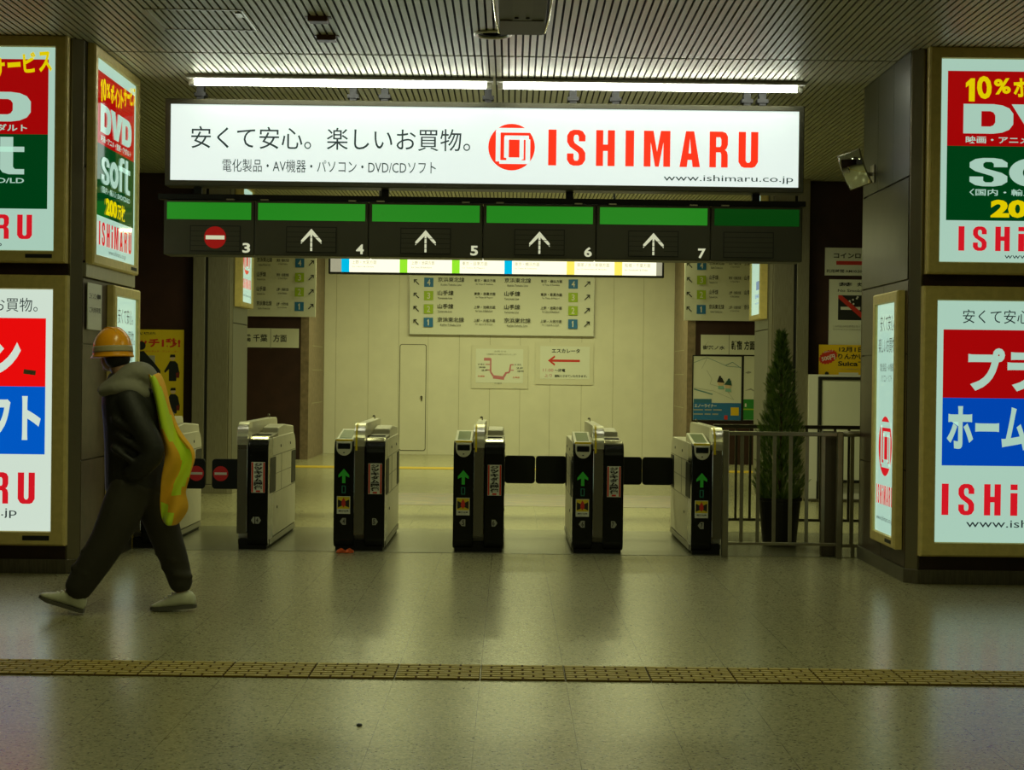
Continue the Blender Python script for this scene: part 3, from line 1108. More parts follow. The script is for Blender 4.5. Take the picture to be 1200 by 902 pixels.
def row(A, i, yc, xa, xl_, xd, sq, ar, d, k=1.0, tk=1.0):
    num, m, ln, le, ds, de = ROWS[i]
    A.part('direction_arrow')
    diag(A, ar, yc, 3.3 * k, d)
    A.part('track_number')
    A.rect(sq - 5.4 * k, yc - 5.4 * k, sq + 5.4 * k, yc + 5.4 * k, m, True)
    if num == '1':
        A.glyph('1', sq - 1.2 * k, yc - 3.6 * k, sq + .7 * k, yc + 3.6 * k, white_paint)
    else:
        A.text(num, sq - 1.9 * k, yc - 3.6 * k, sq + 1.9 * k, yc + 3.6 * k, white_paint, .01)
    A.part('line_text')
    wl = 31 if len(ln) == 5 else 18.5
    A.text(ln, xl_, yc - 6.2 * k, xl_ + wl * k * tk, yc - .6 * k, ink, .012)
    A.text(le, xl_ + (3.5 * k * tk if len(ln) == 5 else 0), yc + 1.4 * k, xl_ + ((3.5 if len(ln) == 5 else 0) + (24 if len(ln) == 5 else 17)) * k * tk, yc + 3.9 * k, ink)
    A.text(ds, xd, yc - 4.6 * k, xd + 25 * k * tk, yc - 1.0 * k, ink, .012)
    A.text(de, xd + 2 * k, yc + .4 * k, xd + 22 * k * tk, yc + 2.8 * k, ink)


def art_center(A):
    for i in range(4):
        yc = 331.5 + i * 15.6 + .3
        row(A, i, yc, 0, 513, 555.5, 502.3, 488, -1)
        row2 = 591
        num, m, ln, le, ds, de = ROWS[i]
        row(A, i, yc, 0, 591, 633.5, 671.5, 688, 1)


notice('direction_board', 'large white train line board in the middle of the cream back wall', 'sign board', 480.3, 311, 696, 392.5, 29.15, board_white, art_center, .05,
       frame=(.012, frame_m))


def art_left(A):
    for i in range(4):
        row(A, i, 307.5 + i * 17, 0, 301, 324, 351, 364.5, 1, .98, .58)


def art_right(A):
    for i in range(4):
        row(A, i, 311.5 + i * 17.2, 0, 831, 854, 822, 808, -1, .98, .58)
        num, m, ln, le, ds, de = ROWS[i]
        A.text(ln, 872, 305.5 + i * 17.2, 872 + (18 if len(ln) == 5 else 11), 311 + i * 17.2, ink, .012)


notice('direction_board', 'white train line board high at the left of the back wall', 'sign board', 235, 290, 370, 370.5, 26.9, board_white, art_left, .04)
notice('direction_board', 'white train line board high at the right of the back wall', 'sign board', 802.5, 290, 938, 376, 26.9, board_white, art_right, .04)


def art_chiba(A):
    A.text('船橋 千葉', 277, 391.5, 313.5, 400.5, ink, .02)
    A.text('方面', 320, 391.5, 336, 400.5, ink, .02)
    A.rect(316.8, 384, 317.6, 408, ink_grey, True)


def art_shinjuku(A):
    A.text('御茶ノ水', 823.5, 399, 849.5, 410, ink, .03)
    A.text('新宿', 857, 399, 869.5, 410, ink, .03)
    A.text('方面', 872, 399, 884.5, 410, ink, .03)
    A.rect(854, 392.5, 854.8, 415.5, ink_grey, True)


notice('destination_sign', 'white destination sign on dark wall under the left train line board', 'sign', 262, 384.5, 350, 407, 26.97, board_white, art_chiba, .025)
notice('destination_sign', 'white destination sign on dark wall under the right train line board', 'sign', 821.5, 392.5, 905, 415.5, 26.97, board_white, art_shinjuku, .025)


def art_snow(A):
    g = mat('ink_teal', (.12, .26, .26), .5)
    pale = mat('ink_pale', (.50, .52, .42), .5)
    def line(pts, w, m):
        for (a, b), (c_, d) in zip(pts[:-1], pts[1:]):
            dx, dy = c_ - a, d - b
            l = math.hypot(dx, dy)
            nx, ny = -dy / l * w, dx / l * w
            A.shape([(a + nx, b + ny), (c_ + nx, d + ny), (c_ - nx, d - ny), (a - nx, b - ny)], m)
    line([(813, 425), (828, 419), (838, 423), (852, 429), (868, 430)], .25, g)
    line([(828, 420), (822, 432)], .3, pale)
    line([(828, 434), (834, 444), (832, 450), (850, 455), (860, 468)], .3, pale)
    line([(813, 456), (835, 462)], .7, g)
    line([(813, 454.5), (836, 458), (860, 468)], .3, pale)
    line([(850, 428), (858, 424), (868, 431)], .3, g)
    for cx, cy, d in ((844.5, 449, -1), (853, 452, 1)):
        A.shape(disc(cx, cy, 3.6, 14), ink_skin)
        A.shape([(cx - 4.5, cy - 1.5), (cx + 4.5, cy - .5), (cx + 2.5 + d, cy - 6.5), (cx - 1.5 + d, cy - 7)], ink if d < 0 else mat('ink_pine', (.02, .09, .07), .5))
        A.shape(disc(cx + d, cy - 7.5, 1.4, 10), ink if d < 0 else mat('ink_pine'))
        A.shape([(cx - 3, cy + 3), (cx + 3, cy + 3), (cx + 4, cy + 7), (cx - 3, cy + 6.5)], mat('ink_aqua', (.25, .5, .42), .5))
    A.rect(812.6, 472, 868.4, 492, ink_blue, True)
    A.rect(813, 467.5, 834, 472, mat('ink_steel_blue', (.03, .15, .25), .5), True)
    A.text('エノーライナー', 814, 473.5, 840, 477.5, white_paint, .03)
    A.rect(813, 479.5, 824, 481, ink_grey, True)
    A.rect(813, 484.5, 824, 486, ink_grey, True)
    for a_, b_, y_ in ((826, 834, 479.4), (836, 846, 479.4), (826, 833, 484.4), (835, 842, 484.4)):
        A.rect(a_, y_, b_, y_ + 1.6, ink_grey, True)
    A.rect(849, 486.5, 853, 491.5, ink_red, True)
    A.rect(856.5, 477, 866, 486.5, ink_yel, True)


notice('poster', 'snow poster with two knit-capped children and blue foot, on the rear right wall', 'poster', 812.3, 417.5, 868.7, 492.4, 26.97, board_white, art_snow, .02, frame=(.017, black_gap))


def art_greenp(A):
    A.shape([(873, 437), (877, 435), (880, 436), (880, 437), (876, 438)], ink_grey)
    A.shape([(873, 458), (880, 455), (888, 460), (888, 461), (880, 457)], ink_grey)
    A.rect(871.3, 468, 925, 492, ink_green, True)
    A.rect(871.3, 479, 925, 480.5, ink_lime, True)
    A.text('1', 873, 473, 875, 477, white_paint, .03)


notice('poster', 'poster with green foot beside the snow poster, half behind the steel pillar', 'poster', 871.4, 417.5, 927, 492.4, 26.97, board_white, art_greenp, .02, frame=(.017, black_gap))


def art_map(A):
    P = ink_pink
    def seg(a, b, c_, d, w):
        dx, dy = c_ - a, d - b
        l = math.hypot(dx, dy)
        nx, ny = -dy / l * w, dx / l * w
        A.shape([(a + nx, b + ny), (c_ + nx, d + ny), (c_ - nx, d - ny), (a - nx, b - ny)], P)
    seg(567, 421, 575, 421, 1.7)
    seg(575, 420, 575, 436, .9)
    seg(575, 436, 579, 441.5, 1.0)
    seg(578, 441.5, 591, 443, 2.0)
    seg(590, 442, 593, 437, 1.2)
    seg(592, 437, 597, 436, 1.0)
    seg(597, 436, 598.5, 427, .9)
    for y in (427, 433.5):
        seg(569, y, 574, y, .5)
        seg(598, y, 602, y, .5)
    A.text('お知らせ', 579, 410.5, 593, 412.5, ink_grey)
    A.text('工事期間中はご迷惑をおかけいたします', 570, 414, 605, 416, ink_grey)
    for x0, y0, t, m in ((560, 426, '3F 改札', ink), (561, 429.5, '連絡', ink), (564, 433, '2F', ink), (560, 440, '秋葉原', ink_red),
                         (603, 426, '3F 改札', ink), (605, 430, '2F', ink), (606, 433.5, '連絡', ink), (601, 441, '秋葉原', ink_red), (580, 448, '1F 出口', ink)):
        A.text(t, x0, y0, x0 + 8, y0 + 1.8, m)


def art_esc(A):
    A.text('エスカレータ', 646.5, 408.5, 679.5, 413.5, ink, .035)
    A.shape([(642, 422.5), (650, 416.5), (650.5, 418.5), (647, 421.3), (679.5, 421.3), (679.5, 424), (647, 424), (650.5, 426.5), (650, 428.7)], ink_red)
    A.text('11:00', 636.5, 432, 648.5, 435.5, ink_pink)
    A.text('〜終電', 650, 432, 662.5, 435.8, ink, .02)
    A.text('上り', 638, 438, 647, 442, ink_pink)
    A.text('運転とさせていただきます。', 650, 439, 688, 442, ink, .015)


plast = mat('clear_sleeve', (.70, .68, .54), .30)
r = notice('paper_notice', 'taped paper notice with pink route sketch on the cream back wall', 'notice', 557.5, 408.8, 613, 448.5, 29.18, paper, art_map, .006)
mb = MB(); mb.box(-.49, -.002, -.10, .50, .004, .66, plast); mb.build('sleeve', r)
r = notice('paper_notice', 'taped escalator notice with red arrow pointing left on the back wall', 'notice', 633, 405.8, 691, 444, 29.18, paper, art_esc, .006)
mb = MB(); mb.box(-.52, -.002, -.10, .50, .004, .64, plast); mb.build('sleeve', r)

# lit line-direction bar hung in the concourse
YL = 17.0
kL = YL / F
c = W(581.5, 322.5, YL)
bw, bh = 389 * kL, .30
r = empty('direction_lightbar', 'lit white bar sign with coloured line blocks hung behind the gate number boxes', 'lit sign', (c.x, YL + .12, c.z))
mb = MB()
frame_ring(mb, -bw / 2, .015, bw / 2, bh, .018, 0, -.12, black_gap, .003, .006)
mb.build('frame', r)
A = Art(lambda x, y: ((x - 581.5) * kL, .015 + (320.5 - y) * kL), -.112)
A.rect(387.2, 288, 775.8, 320.4, L_bar)
A.rect(387.2, 288, 400, 320.4, L_bar_off)
A.rect(769, 288, 775.8, 320.4, L_bar_off)
for a, b, m in ((400, 409.3, L_cyan), (468.3, 477.3, L_lime), (529.5, 538.6, L_lime), (591, 600, L_cyan), (664, 673, L_ylw), (720, 729, L_ylw)):
    A.rect(a, 288, b, 320.4, m)
for a, b, t, e in ((412.5, 441, '上野・大宮方面', 'for Ueno & Omiya'), (482, 509, '上野・池袋方面', 'for Ueno & Ikebukuro'), (541.5, 571, '東京・目黒方面', 'for Tokyo & Meguro'),
                   (603, 632, '東京・横浜方面', 'for Tokyo & Yokohama'), (676, 714, '御茶ノ水・新宿方面', 'for Ochanomizu & Shinjuku'), (732, 762, '船橋・千葉方面', 'for Funabashi & Chiba')):
    A.part('line_text')
    A.text(t, a, 306.5, b, 311, L_faint)
    A.text(e, a, 313, b - 3, 315.2, L_faint)
A.done(r)
for sx in (-1.2, 1.2):
    mb = MB()
    mb.tube([(sx, -.06, bh + .01), (sx, -.06, ZC - c.z + .02)], .012, black_gap, 8)
    mb.build('hanging_rod', r)

# notice plate on the left pillar, between corner trim and the narrow lit box
r = empty('notice_plate', 'pale notice plate on side of left pillar, above the orange helmet', 'notice', (PXL + .012, 11.95, 1.71), PI / 2)
mb = MB(); mb.box(-.2, -.006, 0, .2, 0, .33, board_white); mb.build('plate', r)
A = Art(lambda x, y: (-.2 + x / 40 * .4, .33 - y / 33 * .33), -.0066)
A.text('コインロッカー', 4, 7, 36, 11.5, ink)
A.text('ご利用時間', 4, 17, 36, 21, ink)
A.rect(26, 7.5, 36, 10.5, ink, True)
A.done(r)


# right wall notices
def art_coin(A):
    A.text('コインロッカー', 977, 296.5, 1034, 303, ink, .03)
    A.shape([(980, 306), (1020, 306), (1020, 303.5), (1030, 308.3), (1020, 313), (1020, 310.5), (980, 310.5)], ink_red)
    A.text('利用時間 AM10:30分からPM9:00', 968.5, 315.8, 1042, 319.8, ink, .015)


def art_smoke(A):
    A.text('禁 煙', 982, 331, 1020, 335.5, ink, .02)
    A.text('No Smoking', 981.5, 339, 1016, 343, ink, .012)
    A.rect(982, 346, 1016, 375, ink, True)
    A.rect(985, 359.5, 1008, 363, white_paint, True)
    for k in range(6):
        t = k / 5
        A.shape(disc(1000 - 5 * math.sin(t * 5), 356 - 8 * t, 1.2, 8), white_paint)
    A.shape([(982, 346), (986, 346), (1016, 371.5), (1016, 375), (1012, 375), (982, 349.5)], ink_red)
    A.text('この付近は終日禁煙となっております', 976, 381, 1022, 383.5, ink_grey)
    A.text('Smoking is prohibited in this area', 976, 385, 1022, 387, ink_grey)


def art_suica(A):
    A.text('12月1日', 983, 406.5, 1012, 412.5, ink, .03)
    A.text('りんかい線', 982, 414, 1022, 421, ink, .03)
    A.text('Suicaで', 982, 423, 1016, 429, ink, .03)
    st = []
    for k in range(36):
        q = 1.0 if k % 2 else .84
        st.append((970.5 + 11.5 * q * math.cos(2 * PI * k / 36), 418.5 + 8.5 * q * math.sin(2 * PI * k / 36) - (0.25 * 11.5 * q * math.cos(2 * PI * k / 36))))
    A.shape(st, ink_red)
    A.text('500円', 962.5, 416.5, 978.5, 422.5, white_paint, .03, .22)
    A.text('お得なきっぷ', 965, 411, 976, 413, white_paint, .01, .22)
    A.text('くわしくは係員におたずねください', 982, 431.5, 1022, 433, ink_grey)
    A.shape(disc(969, 438, 2.4, 12), ink)
    A.rect(983, 436.5, 1006, 439, white_paint, True)


notice('sign', 'white coin locker sign with red arrow on the dark right wall', 'sign', 967, 290.5, 1045, 323, 19.47, board_white, art_coin, .02)
notice('sign', 'white no smoking sign on the dark right wall', 'sign', 971.5, 327.5, 1026, 404, 19.47, board_white, art_smoke, .02)
notice('poster', 'small yellow poster with red starburst below the no smoking sign', 'poster', 959.5, 404, 1032, 440, 19.44, ink_yel, art_suica, .006)


def art_touch(A):
    bl = mat('ink_navy', (.012, .016, .02), .5)
    A.text('Suica新機能', 146, 389.3, 182, 392.3, ink, .03)
    A.text('タッチ1秒!', 146, 396, 211, 407, ink_red, .045, -.0)
    A.text('かんたん しっかりタッチ・アンド・ゴー', 150, 410.3, 209, 412.6, ink_red)
    def man(cx, ty, s):
        A.shape(disc(cx, ty + 2.6 * s, 2.0 * s, 12), ink_skin)
        A.shape([(cx - 2.2 * s, ty + 2.2 * s), (cx - 1.6 * s, ty), (cx + 1.8 * s, ty), (cx + 2.2 * s, ty + 2 * s)], ink)
        A.shape([(cx - 2 * s, ty + 5 * s), (cx + 2 * s, ty + 5 * s), (cx + 4 * s, ty + 7 * s), (cx + 5.2 * s, ty + 13 * s), (cx + 3.4 * s, ty + 14 * s), (cx + 3 * s, ty + 20 * s), (cx - 2.6 * s, ty + 20 * s), (cx - 2.6 * s, ty + 11 * s), (cx - 5.5 * s, ty + 14 * s), (cx - 6.2 * s, ty + 12.6 * s), (cx - 3 * s, ty + 7 * s)], bl)
        A.shape([(cx + 2.6 * s, ty + 14 * s), (cx + 5.6 * s, ty + 13 * s), (cx + 5.2 * s, ty + 17.5 * s), (cx + 3 * s, ty + 17.5 * s)], mat('ink_maroon', (.16, .02, .015), .5))
    man(202, 415, 1.55)
    man(203, 454, 1.5)
    A.rect(170, 416.5, 181.5, 428, ink_grey, True)
    # large dark figure holding out a card
    A.shape(disc(165.5, 405, 5, 16), bl)
    A.shape([(155, 418), (163, 412), (168, 411), (180, 424), (188, 434), (188, 438), (170, 438), (150, 437)], bl)


notice('poster', 'tall yellow poster with red lettering on the dark wall behind the person', 'poster', 141, 386, 215, 492, 19.46, mat('poster_yellow', (.74, .55, .02), .45), art_touch, .008)

# board in a black frame standing by the right wall
c0, c1 = W(949, 440, 19.2), W(1030, 587, 19.2)
r = empty('standing_board', 'blank white standing board in black frame by the right wall, behind the railing', 'board', ((c0.x + c1.x) / 2, 19.2, 0))
wx = (c1.x - c0.x) / 2
zt, zb = W(985, 442, 19.1).z, W(985, 567, 19.1).z
mb = MB(); mb.box(-wx, .06, .02, wx, .14, W(985, 439, 19.2).z, white_paint); mb.build('back_panel', r, bevel=.004)
mb = MB(); frame_ring(mb, -wx + .14, zb + .04, wx - .06, zt - .03, .035, .05, -.01, black_gap, .004, .012); mb.build('frame', r)
mb = MB(); mb.box(-wx + .14, .004, zb + .04, wx - .06, .03, zt - .03, board_white); mb.build('panel', r)
for sx in (-wx + .12, wx - .04):
    mb = MB(); mb.box(sx - .02, .0, .0, sx + .02, .05, zb + .02, black_gap); mb.build('leg', r)
mb = MB(); mb.box(-wx + .02, -.05, 0, wx, .18, .03, steel_dk); mb.build('foot', r)


# ------------------------------------------------------------------ ticket gates
chrome_w = mat('satin_white', (.80, .79, .66), .3, .25)


def gate_profile(y0, y1, z0, z1, rf, rb, rl, n=6):
    p = []
    for cx, cz, rr_, a0 in ((y0 + rl, z0 + rl, rl, 180), (y1 - rl * .3, z0 + rl * .3, rl * .3, 270), (y1 - rb, z1 - rb, rb, 0), (y0 + rf, z1 - rf, rf, 90)):
        for k in range(n + 1):
            a = math.radians(a0 + 90 * k / n)
            p.append((cx + rr_ * math.cos(a), cz + rr_ * math.sin(a)))
    return p


GL, GY, GH = 1.72, 13.27, 0.885
RW = 0.044          # half width of the metal divider
HWD = 0.158         # width of one half


def ticket_gate(xc, left, right, label, flaps=(), numbers=('', '')):
    """xc = middle of the metal divider"""
    r = empty('ticket_gate', label, 'ticket gate', (xc, GY, 0.003), 0, 'row of ticket gates')
    xa = -RW - (HWD if left else 0.0)
    xb = RW + (HWD if right else 0.0)
    mb = MB()
    mb.prism(gate_profile(.10, GL, .075, GH, .05, .16, .02), xa, xb, gate_white)
    body_ = mb.build('body', r, bevel=.008)
    mb = MB()
    mb.box(xa + .012, .035, 0, xb - .012, GL - .02, .08, gate_plinth)
    mb.build('plinth', r, bevel=.004)
    for sd, on in ((-1, left), (1, right)):
        xs_ = xa if sd < 0 else xb
        kp = MB(); kp.box(xs_ - sd * .004, .12, .03, xs_ + sd * .006, GL - .04, .072, gate_grey); kp.build('kick_rail', r)
        if not on:
            continue
        i0, i1 = sorted((sd * RW, sd * (RW + HWD)))
        mb = MB()
        mb.prism(gate_profile(0, .30, .022, GH + .002, .10, .02, .075), i0 - .001, i1 + .002, gate_black)
        mb.build('front_panel', r, bevel=.012, seg=3)
        # side: panel joints and dark flap windows
        e = xs_ + sd * .0015
        w_ = MB()
        for z in (.43, .735):
            w_.box(e - sd * .004, .30, z - .003, e + sd * .0005, GL - .02, z + .003, gate_grey)
        w_.box(e - sd * .004, .45, .58, e + sd * .0005, 1.4, .585, gate_grey)
        w_.box(e - sd * .004, .80, .43, e + sd * .0005, .805, .735, gate_grey)
        w_.build('panel_joint', body_)
        for a, b in ((.12, .44), (1.44, 1.70)):
            w_ = MB(); w_.slab([], 0, 0, gate_black) if False else None
            w_.loft([[(xs_ - sd * .01, p, q) for p, q in rrect(a, .44, b, .725, .02)], [(xs_ + sd * .004, p, q) for p, q in rrect(a, .44, b, .725, .02)]], flap_black, True, True)
            w_.build('flap_window', r)
        w_ = MB()
        for yy, zz in ((.75, .80), (.55, .30), (1.35, .80)):
            w_.loft([[(xs_ - sd * .004, yy + .012 * math.cos(t), zz + .012 * math.sin(t)) for t in [PI * k / 6 for k in range(12)]], [(xs_ + sd * .004, yy + .012 * math.cos(t), zz + .012 * math.sin(t)) for t in [PI * k / 6 for k in range(12)]]], ink, True, True)
        w_.build('lock', body_)
    # metal divider with the white fin behind it
    mb = MB()
    mb.prism(gate_profile(-.012, .20, .13, 1.014, .13, .01, .02, 9), -RW + .003, RW - .003, chrome)
    o = mb.build('divider', r, bevel=.008, seg=3)
    mb = MB()
    mb.prism(gate_profile(-.0145, .20, .835, 1.0155, .132, .01, .004, 10), -RW + .001, RW - .001, mat('satin_chrome', (.85, .83, .70), .30, .9))
    mb.build('divider_cap', r, bevel=.006, seg=2)
    mb = MB()
    mb.box(-RW + .006, -.014, .13, RW - .006, -.010, .80, gate_grey)
    mb.build('divider_strip', r)
    mb = MB()
    mb.prism(gate_profile(.16, GL - .02, .84, 1.015, .01, .07, .01), -RW + .006, RW - .006, gate_white)
    mb.build('divider_fin', r, bevel=.01)
    mb = MB()
    mb.box(-RW + .004, .10, .884, RW - .004, GL - .1, .91, chrome)
    mb.build('fin_base', r)
    yx = -RW + .012 if left else -RW + .002
    if left:
        mb = MB()
        mb.prism(gate_profile(-.019, .20, .80, 1.021, .136, .01, .01, 9), yx, yx + .016, yel_plastic)
        mb.build('yellow_trim', o)
    mb = MB()
    mb.tube([(.0, GL - .25, 1.01), (.0, GL - .25, 1.036)], .004, gate_grey, 8)
    mb.lathe([(.011, 0), (.013, .008), (.008, .015), (.002, .017)], (-.008, GL - .25, 1.032), gate_grey, 12)
    mb.build('sensor', r)
    if left:
        cx = -RW - HWD / 2
        # display bezel and card reader
        mb = MB()
        pts = [(cx - .062, .872)] + [(cx + .062 * math.cos(t), .825 - .066 * math.sin(t)) for t in [PI + PI * k / 14 * -1 for k in range(15)]] + [(cx + .062, .872)]
        mb.slab(pts, -.008, .06, chrome_w)
        bz_ = mb.build('display_bezel', r, bevel=.004)
        mb = MB(); mb.box(cx - .050, -.013, .812, cx + .050, -.004, .858, mat('display_glass', (.01, .014, .012), .08)); mb.build('display', bz_, bevel=.006)
        mb = MB(); mb.box(cx - .006, -.012, .780, cx + .006, -.004, .788, ink); mb.build('button', bz_)
        mb = MB()
        mb.prism([(.03, .868), (.035, .885), (.55, .955), (.60, .88)], cx - .070, cx + .070, chrome_w)
        rh_ = mb.build('reader_housing', r, bevel=.006)
        mb = MB()
        n_ = (Vector((0, .075, -.585))).normalized()
        mb.prism([(.10, .893), (.10, .897), (.48, .9485), (.48, .944)], cx - .050, cx + .050, mat('reader_glass', (.42, .52, .34), .15))
        mb.build('card_reader', rh_)
        mb = MB()
        mb.box(cx - .066, .012, .874, cx + .066, .036, .890, yel_plastic)
        mb.build('reader_lip', rh_, bevel=.003)
        A = Art(lambda x, z: (cx + x, z), -.0015)
        for p in [[(-.013, .54), (.013, .54), (.013, .602), (-.013, .602)], [(0, .655), (-.043, .605), (-.043, .585), (-.013, .600), (.013, .600), (.043, .585), (.043, .605)]]:
            A.shape(p, L_gate)
        A.done(r, let='arrow_lamp')
        A = Art(lambda x, z: (cx + x, z), -.0015)
        for q in (rc(-.016, .46, -.009, .52), rc(.009, .46, .016, .52), rc(-.016, .514, .016, .52), rc(-.016, .46, .016, .467)):
            A.shape(q, lit('gate_green_dim', (.01, .08, .03), .3))
        A.done(r, let='status_lamp')
        A = Art(lambda x, z: (cx + x, z), -.001)
        A.shape(rc(-.053, .295, .053, .435), paper, False)
        A.shape(rc(-.049, .335, .049, .431), yel_plastic, False)
        A.shape([(-.045, .41), (-.012, .395), (-.012, .36), (-.045, .345)], ink)
        A.shape([(.045, .41), (.012, .395), (.012, .36), (.045, .345)], ink)
        A.shape([(-.014, .40), (0, .425), (.014, .40), (.018, .37), (0, .345), (-.018, .37)], ink_red)
        A.text('通行注意', -.04, .325, .04, .312, ink, .02)
        A.text('ご注意ください', -.03, .307, .03, .301, ink_grey)
        A.done(r, 'warning_sticker', 'sticker_print')
        A = Art(lambda x, z: (cx + x, z), -.001)
        A.shape([(-.028, .235), (-.008, .262), (.02, .262), (.02, .208), (-.008, .208)], ink_grey)
        A.text(numbers[0] or '0', -.006, .255, .012, .216, ink, .03)
        A.done(r, let='lane_mark')
    if right:
        cx = RW + HWD / 2
        mb = MB()
        mb.prism([(.62, .87), (.66, .955), (1.0, .975), (1.62, .945), (1.66, .87)], cx - .065, cx + .07, gate_white)
        mb.build('ticket_hood', r, bevel=.012, seg=3)
        mb = MB()
        mb.prism([(.08, .872), (.10, .895), (.60, .915), (.62, .875)], cx - .072, cx + .074, steel_dk)
        mb.prism([(.040, .855), (.050, .880), (.085, .898), (.125, .900), (.125, .87)], cx - .073, cx + .075, chrome)
        mb.box(cx - .06, .30, .897, cx + .06, .36, .912, ink)
        mb.build('ticket_slot', r, bevel=.004)
        A = Art(lambda x, z: (cx + x, z), -.001)
        A.shape(rc(-.052, .455, .058, .70), paper, False)
        A.shape(rc(-.050, .458, -.037, .697), ink_red, False)
        A.shape(rc(.043, .458, .056, .697), ink_red, False)
        for k, ch in enumerate('ジッキダム開催'):
            z1 = .692 - k * .0305
            A.text(ch, -.031, z1, .037, z1 - .0285, ink, .055)
        A.shape(rc(-.014, .460, .020, .474), ink_red)
        A.done(r, 'event_sticker', 'sticker_print')
        A = Art(lambda x, z: (cx + x, z), -.001)
        A.shape([(.030, .235), (.012, .262), (-.016, .262), (-.016, .208), (.012, .208)], ink_grey)
        A.text(numbers[1] or '0', -.010, .255, .008, .216, ink, .03)
        if not left:
            A.shape([(-.050, .235), (-.032, .262), (-.022, .262), (-.022, .208), (-.032, .208)], ink_grey)
        A.done(r, let='lane_mark')
    for sd, yy, stop in flaps:
        xs_ = xa if sd < 0 else xb
        a, b = sorted((xs_ + sd * .0, xs_ + sd * .272))
        mb = MB()
        mb.slab(rrect(a, .452, b, .700, .03), yy - .011, yy + .011, flap_black)
        f = mb.build('flap', r, bevel=.004)
        if stop:
            A = Art(lambda x, z: (x, z), yy - .0116)
            cxx = xs_ + sd * .20
            A.shape([(cxx + .062 * math.cos(t), .578 + .062 * math.sin(t)) for t in [2 * PI * k / 28 for k in range(28)]], mat('flap_red', (.45, .012, .012), .4, emit=(.5, .01, .01), es=.06))
            A.shape(rc(cxx - .05, .568, cxx + .05, .588), white_paint)
            A.done(f, let='no_entry_mark')
    return r


GP = [W(px, 560, GY).x for px in (284, 421, 561, 701, 840.5)]
ticket_gate(-2.765 - RW - HWD, False, True, 'ticket gate at far left, half hidden behind the person, with a no entry flap', ((1, .42, True),))
ticket_gate(GP[0], False, True, 'single-sided ticket gate below overhead number 3, cream side showing', ((-1, .42, True),), ('', '4'))
ticket_gate(GP[1], True, True, 'double ticket gate below overhead number 4, orange scrap at its foot', (), ('4', '5'))
ticket_gate(GP[2], True, True, 'double ticket gate below overhead number 5, black flap out to its right', ((1, 1.57, False),), ('5', '6'))
ticket_gate(GP[3], True, True, 'double ticket gate below overhead number 6, black flaps out on both sides', ((-1, 1.57, False), (1, 1.57, False)), ('6', '7'))
ticket_gate(GP[4], True, False, 'single-sided ticket gate below overhead number 7, next to the railing', ((-1, 1.57, False),), ('7', ''))

# crumpled orange scrap at the foot of a gate
c = W(404, 646, 13.1)
orange = mat('orange_cloth', (.75, .12, .015), .5, noise=.3, nscale=40)
mb = MB()
for ox, sx in ((-.032, 1), (.034, .9)):
    lp = []
    for k in range(7):
        t = k / 6
        ww, hh = .030 * math.sin(PI * (t * .9 + .08)) + .006, .030 * math.sin(PI * (t * .85 + .1)) + .004
        lp.append([(ox + .05 * (t - .5) + ww * math.cos(a) * .8, (t - .5) * .06 + .01 * math.sin(9 * t), .001 + max(0, hh * math.sin(a)) + .006 * math.sin(5 * a + 6 * t) ** 2) for a in [2 * PI * q / 12 for q in range(12)]])
    mb.loft(lp, orange, True, True)
o = mb.build('orange_scrap', None, (c.x, 13.13, .0), smooth=True)
tag(o, 'crumpled orange scrap on the floor at the foot of a ticket gate', 'litter')
c = W(421, 853, 6.72)
mb = MB()
mb.lathe([(.010, 0), (.013, .004), (.009, .009), (.002, .010)], (0, 0, 0), ink, 9)
tag(mb.build('litter_speck', None, (c.x, 6.72, 0)), 'tiny black speck of litter on the floor in the foreground', 'litter')

# faint pastel patch on the concourse floor
def decal_mat():
    m = bpy.data.materials.new('pastel_floor_patch')
    m.use_nodes = True
    nt = m.node_tree
    b = nt.nodes['Principled BSDF']
    tc = nt.nodes.new('ShaderNodeTexCoord')
    mp = nt.nodes.new('ShaderNodeMapping')
    mp.inputs['Scale'].default_value = (1.2, 2.6, 1)
    n = nt.nodes.new('ShaderNodeTexNoise')
    n.inputs['Scale'].default_value = 2.2
    n.inputs['Detail'].default_value = 5
    cr = nt.nodes.new('ShaderNodeValToRGB')
    e = cr.color_ramp.elements
    e[0].position, e[0].color = .35, (.36, .34, .22, 1)
    e[1].position, e[1].color = .65, (.40, .37, .25, 1)
    for p, c_ in ((.45, (.36, .28, .24, 1)), (.5, (.26, .26, .26, 1)), (.56, (.42, .30, .26, 1))):
        k = e.new(p)
        k.color = c_
    nt.links.new(tc.outputs['Object'], mp.inputs[0])
    nt.links.new(mp.outputs[0], n.inputs['Vector'])
    nt.links.new(n.outputs['Fac'], cr.inputs[0])
    nt.links.new(cr.outputs[0], b.inputs['Base Color'])
    b.inputs['Roughness'].default_value = .3
    return m
xa, xb = W(462, 575, 19).x, W(835, 575, 19).x
mb = MB()
mb.box(xa, 18.0, .0006, xb, 19.8, .002, decal_mat())
tag(mb.build('floor_patch'), 'faint pink and lilac patch on the floor behind the gates', 'floor marking')

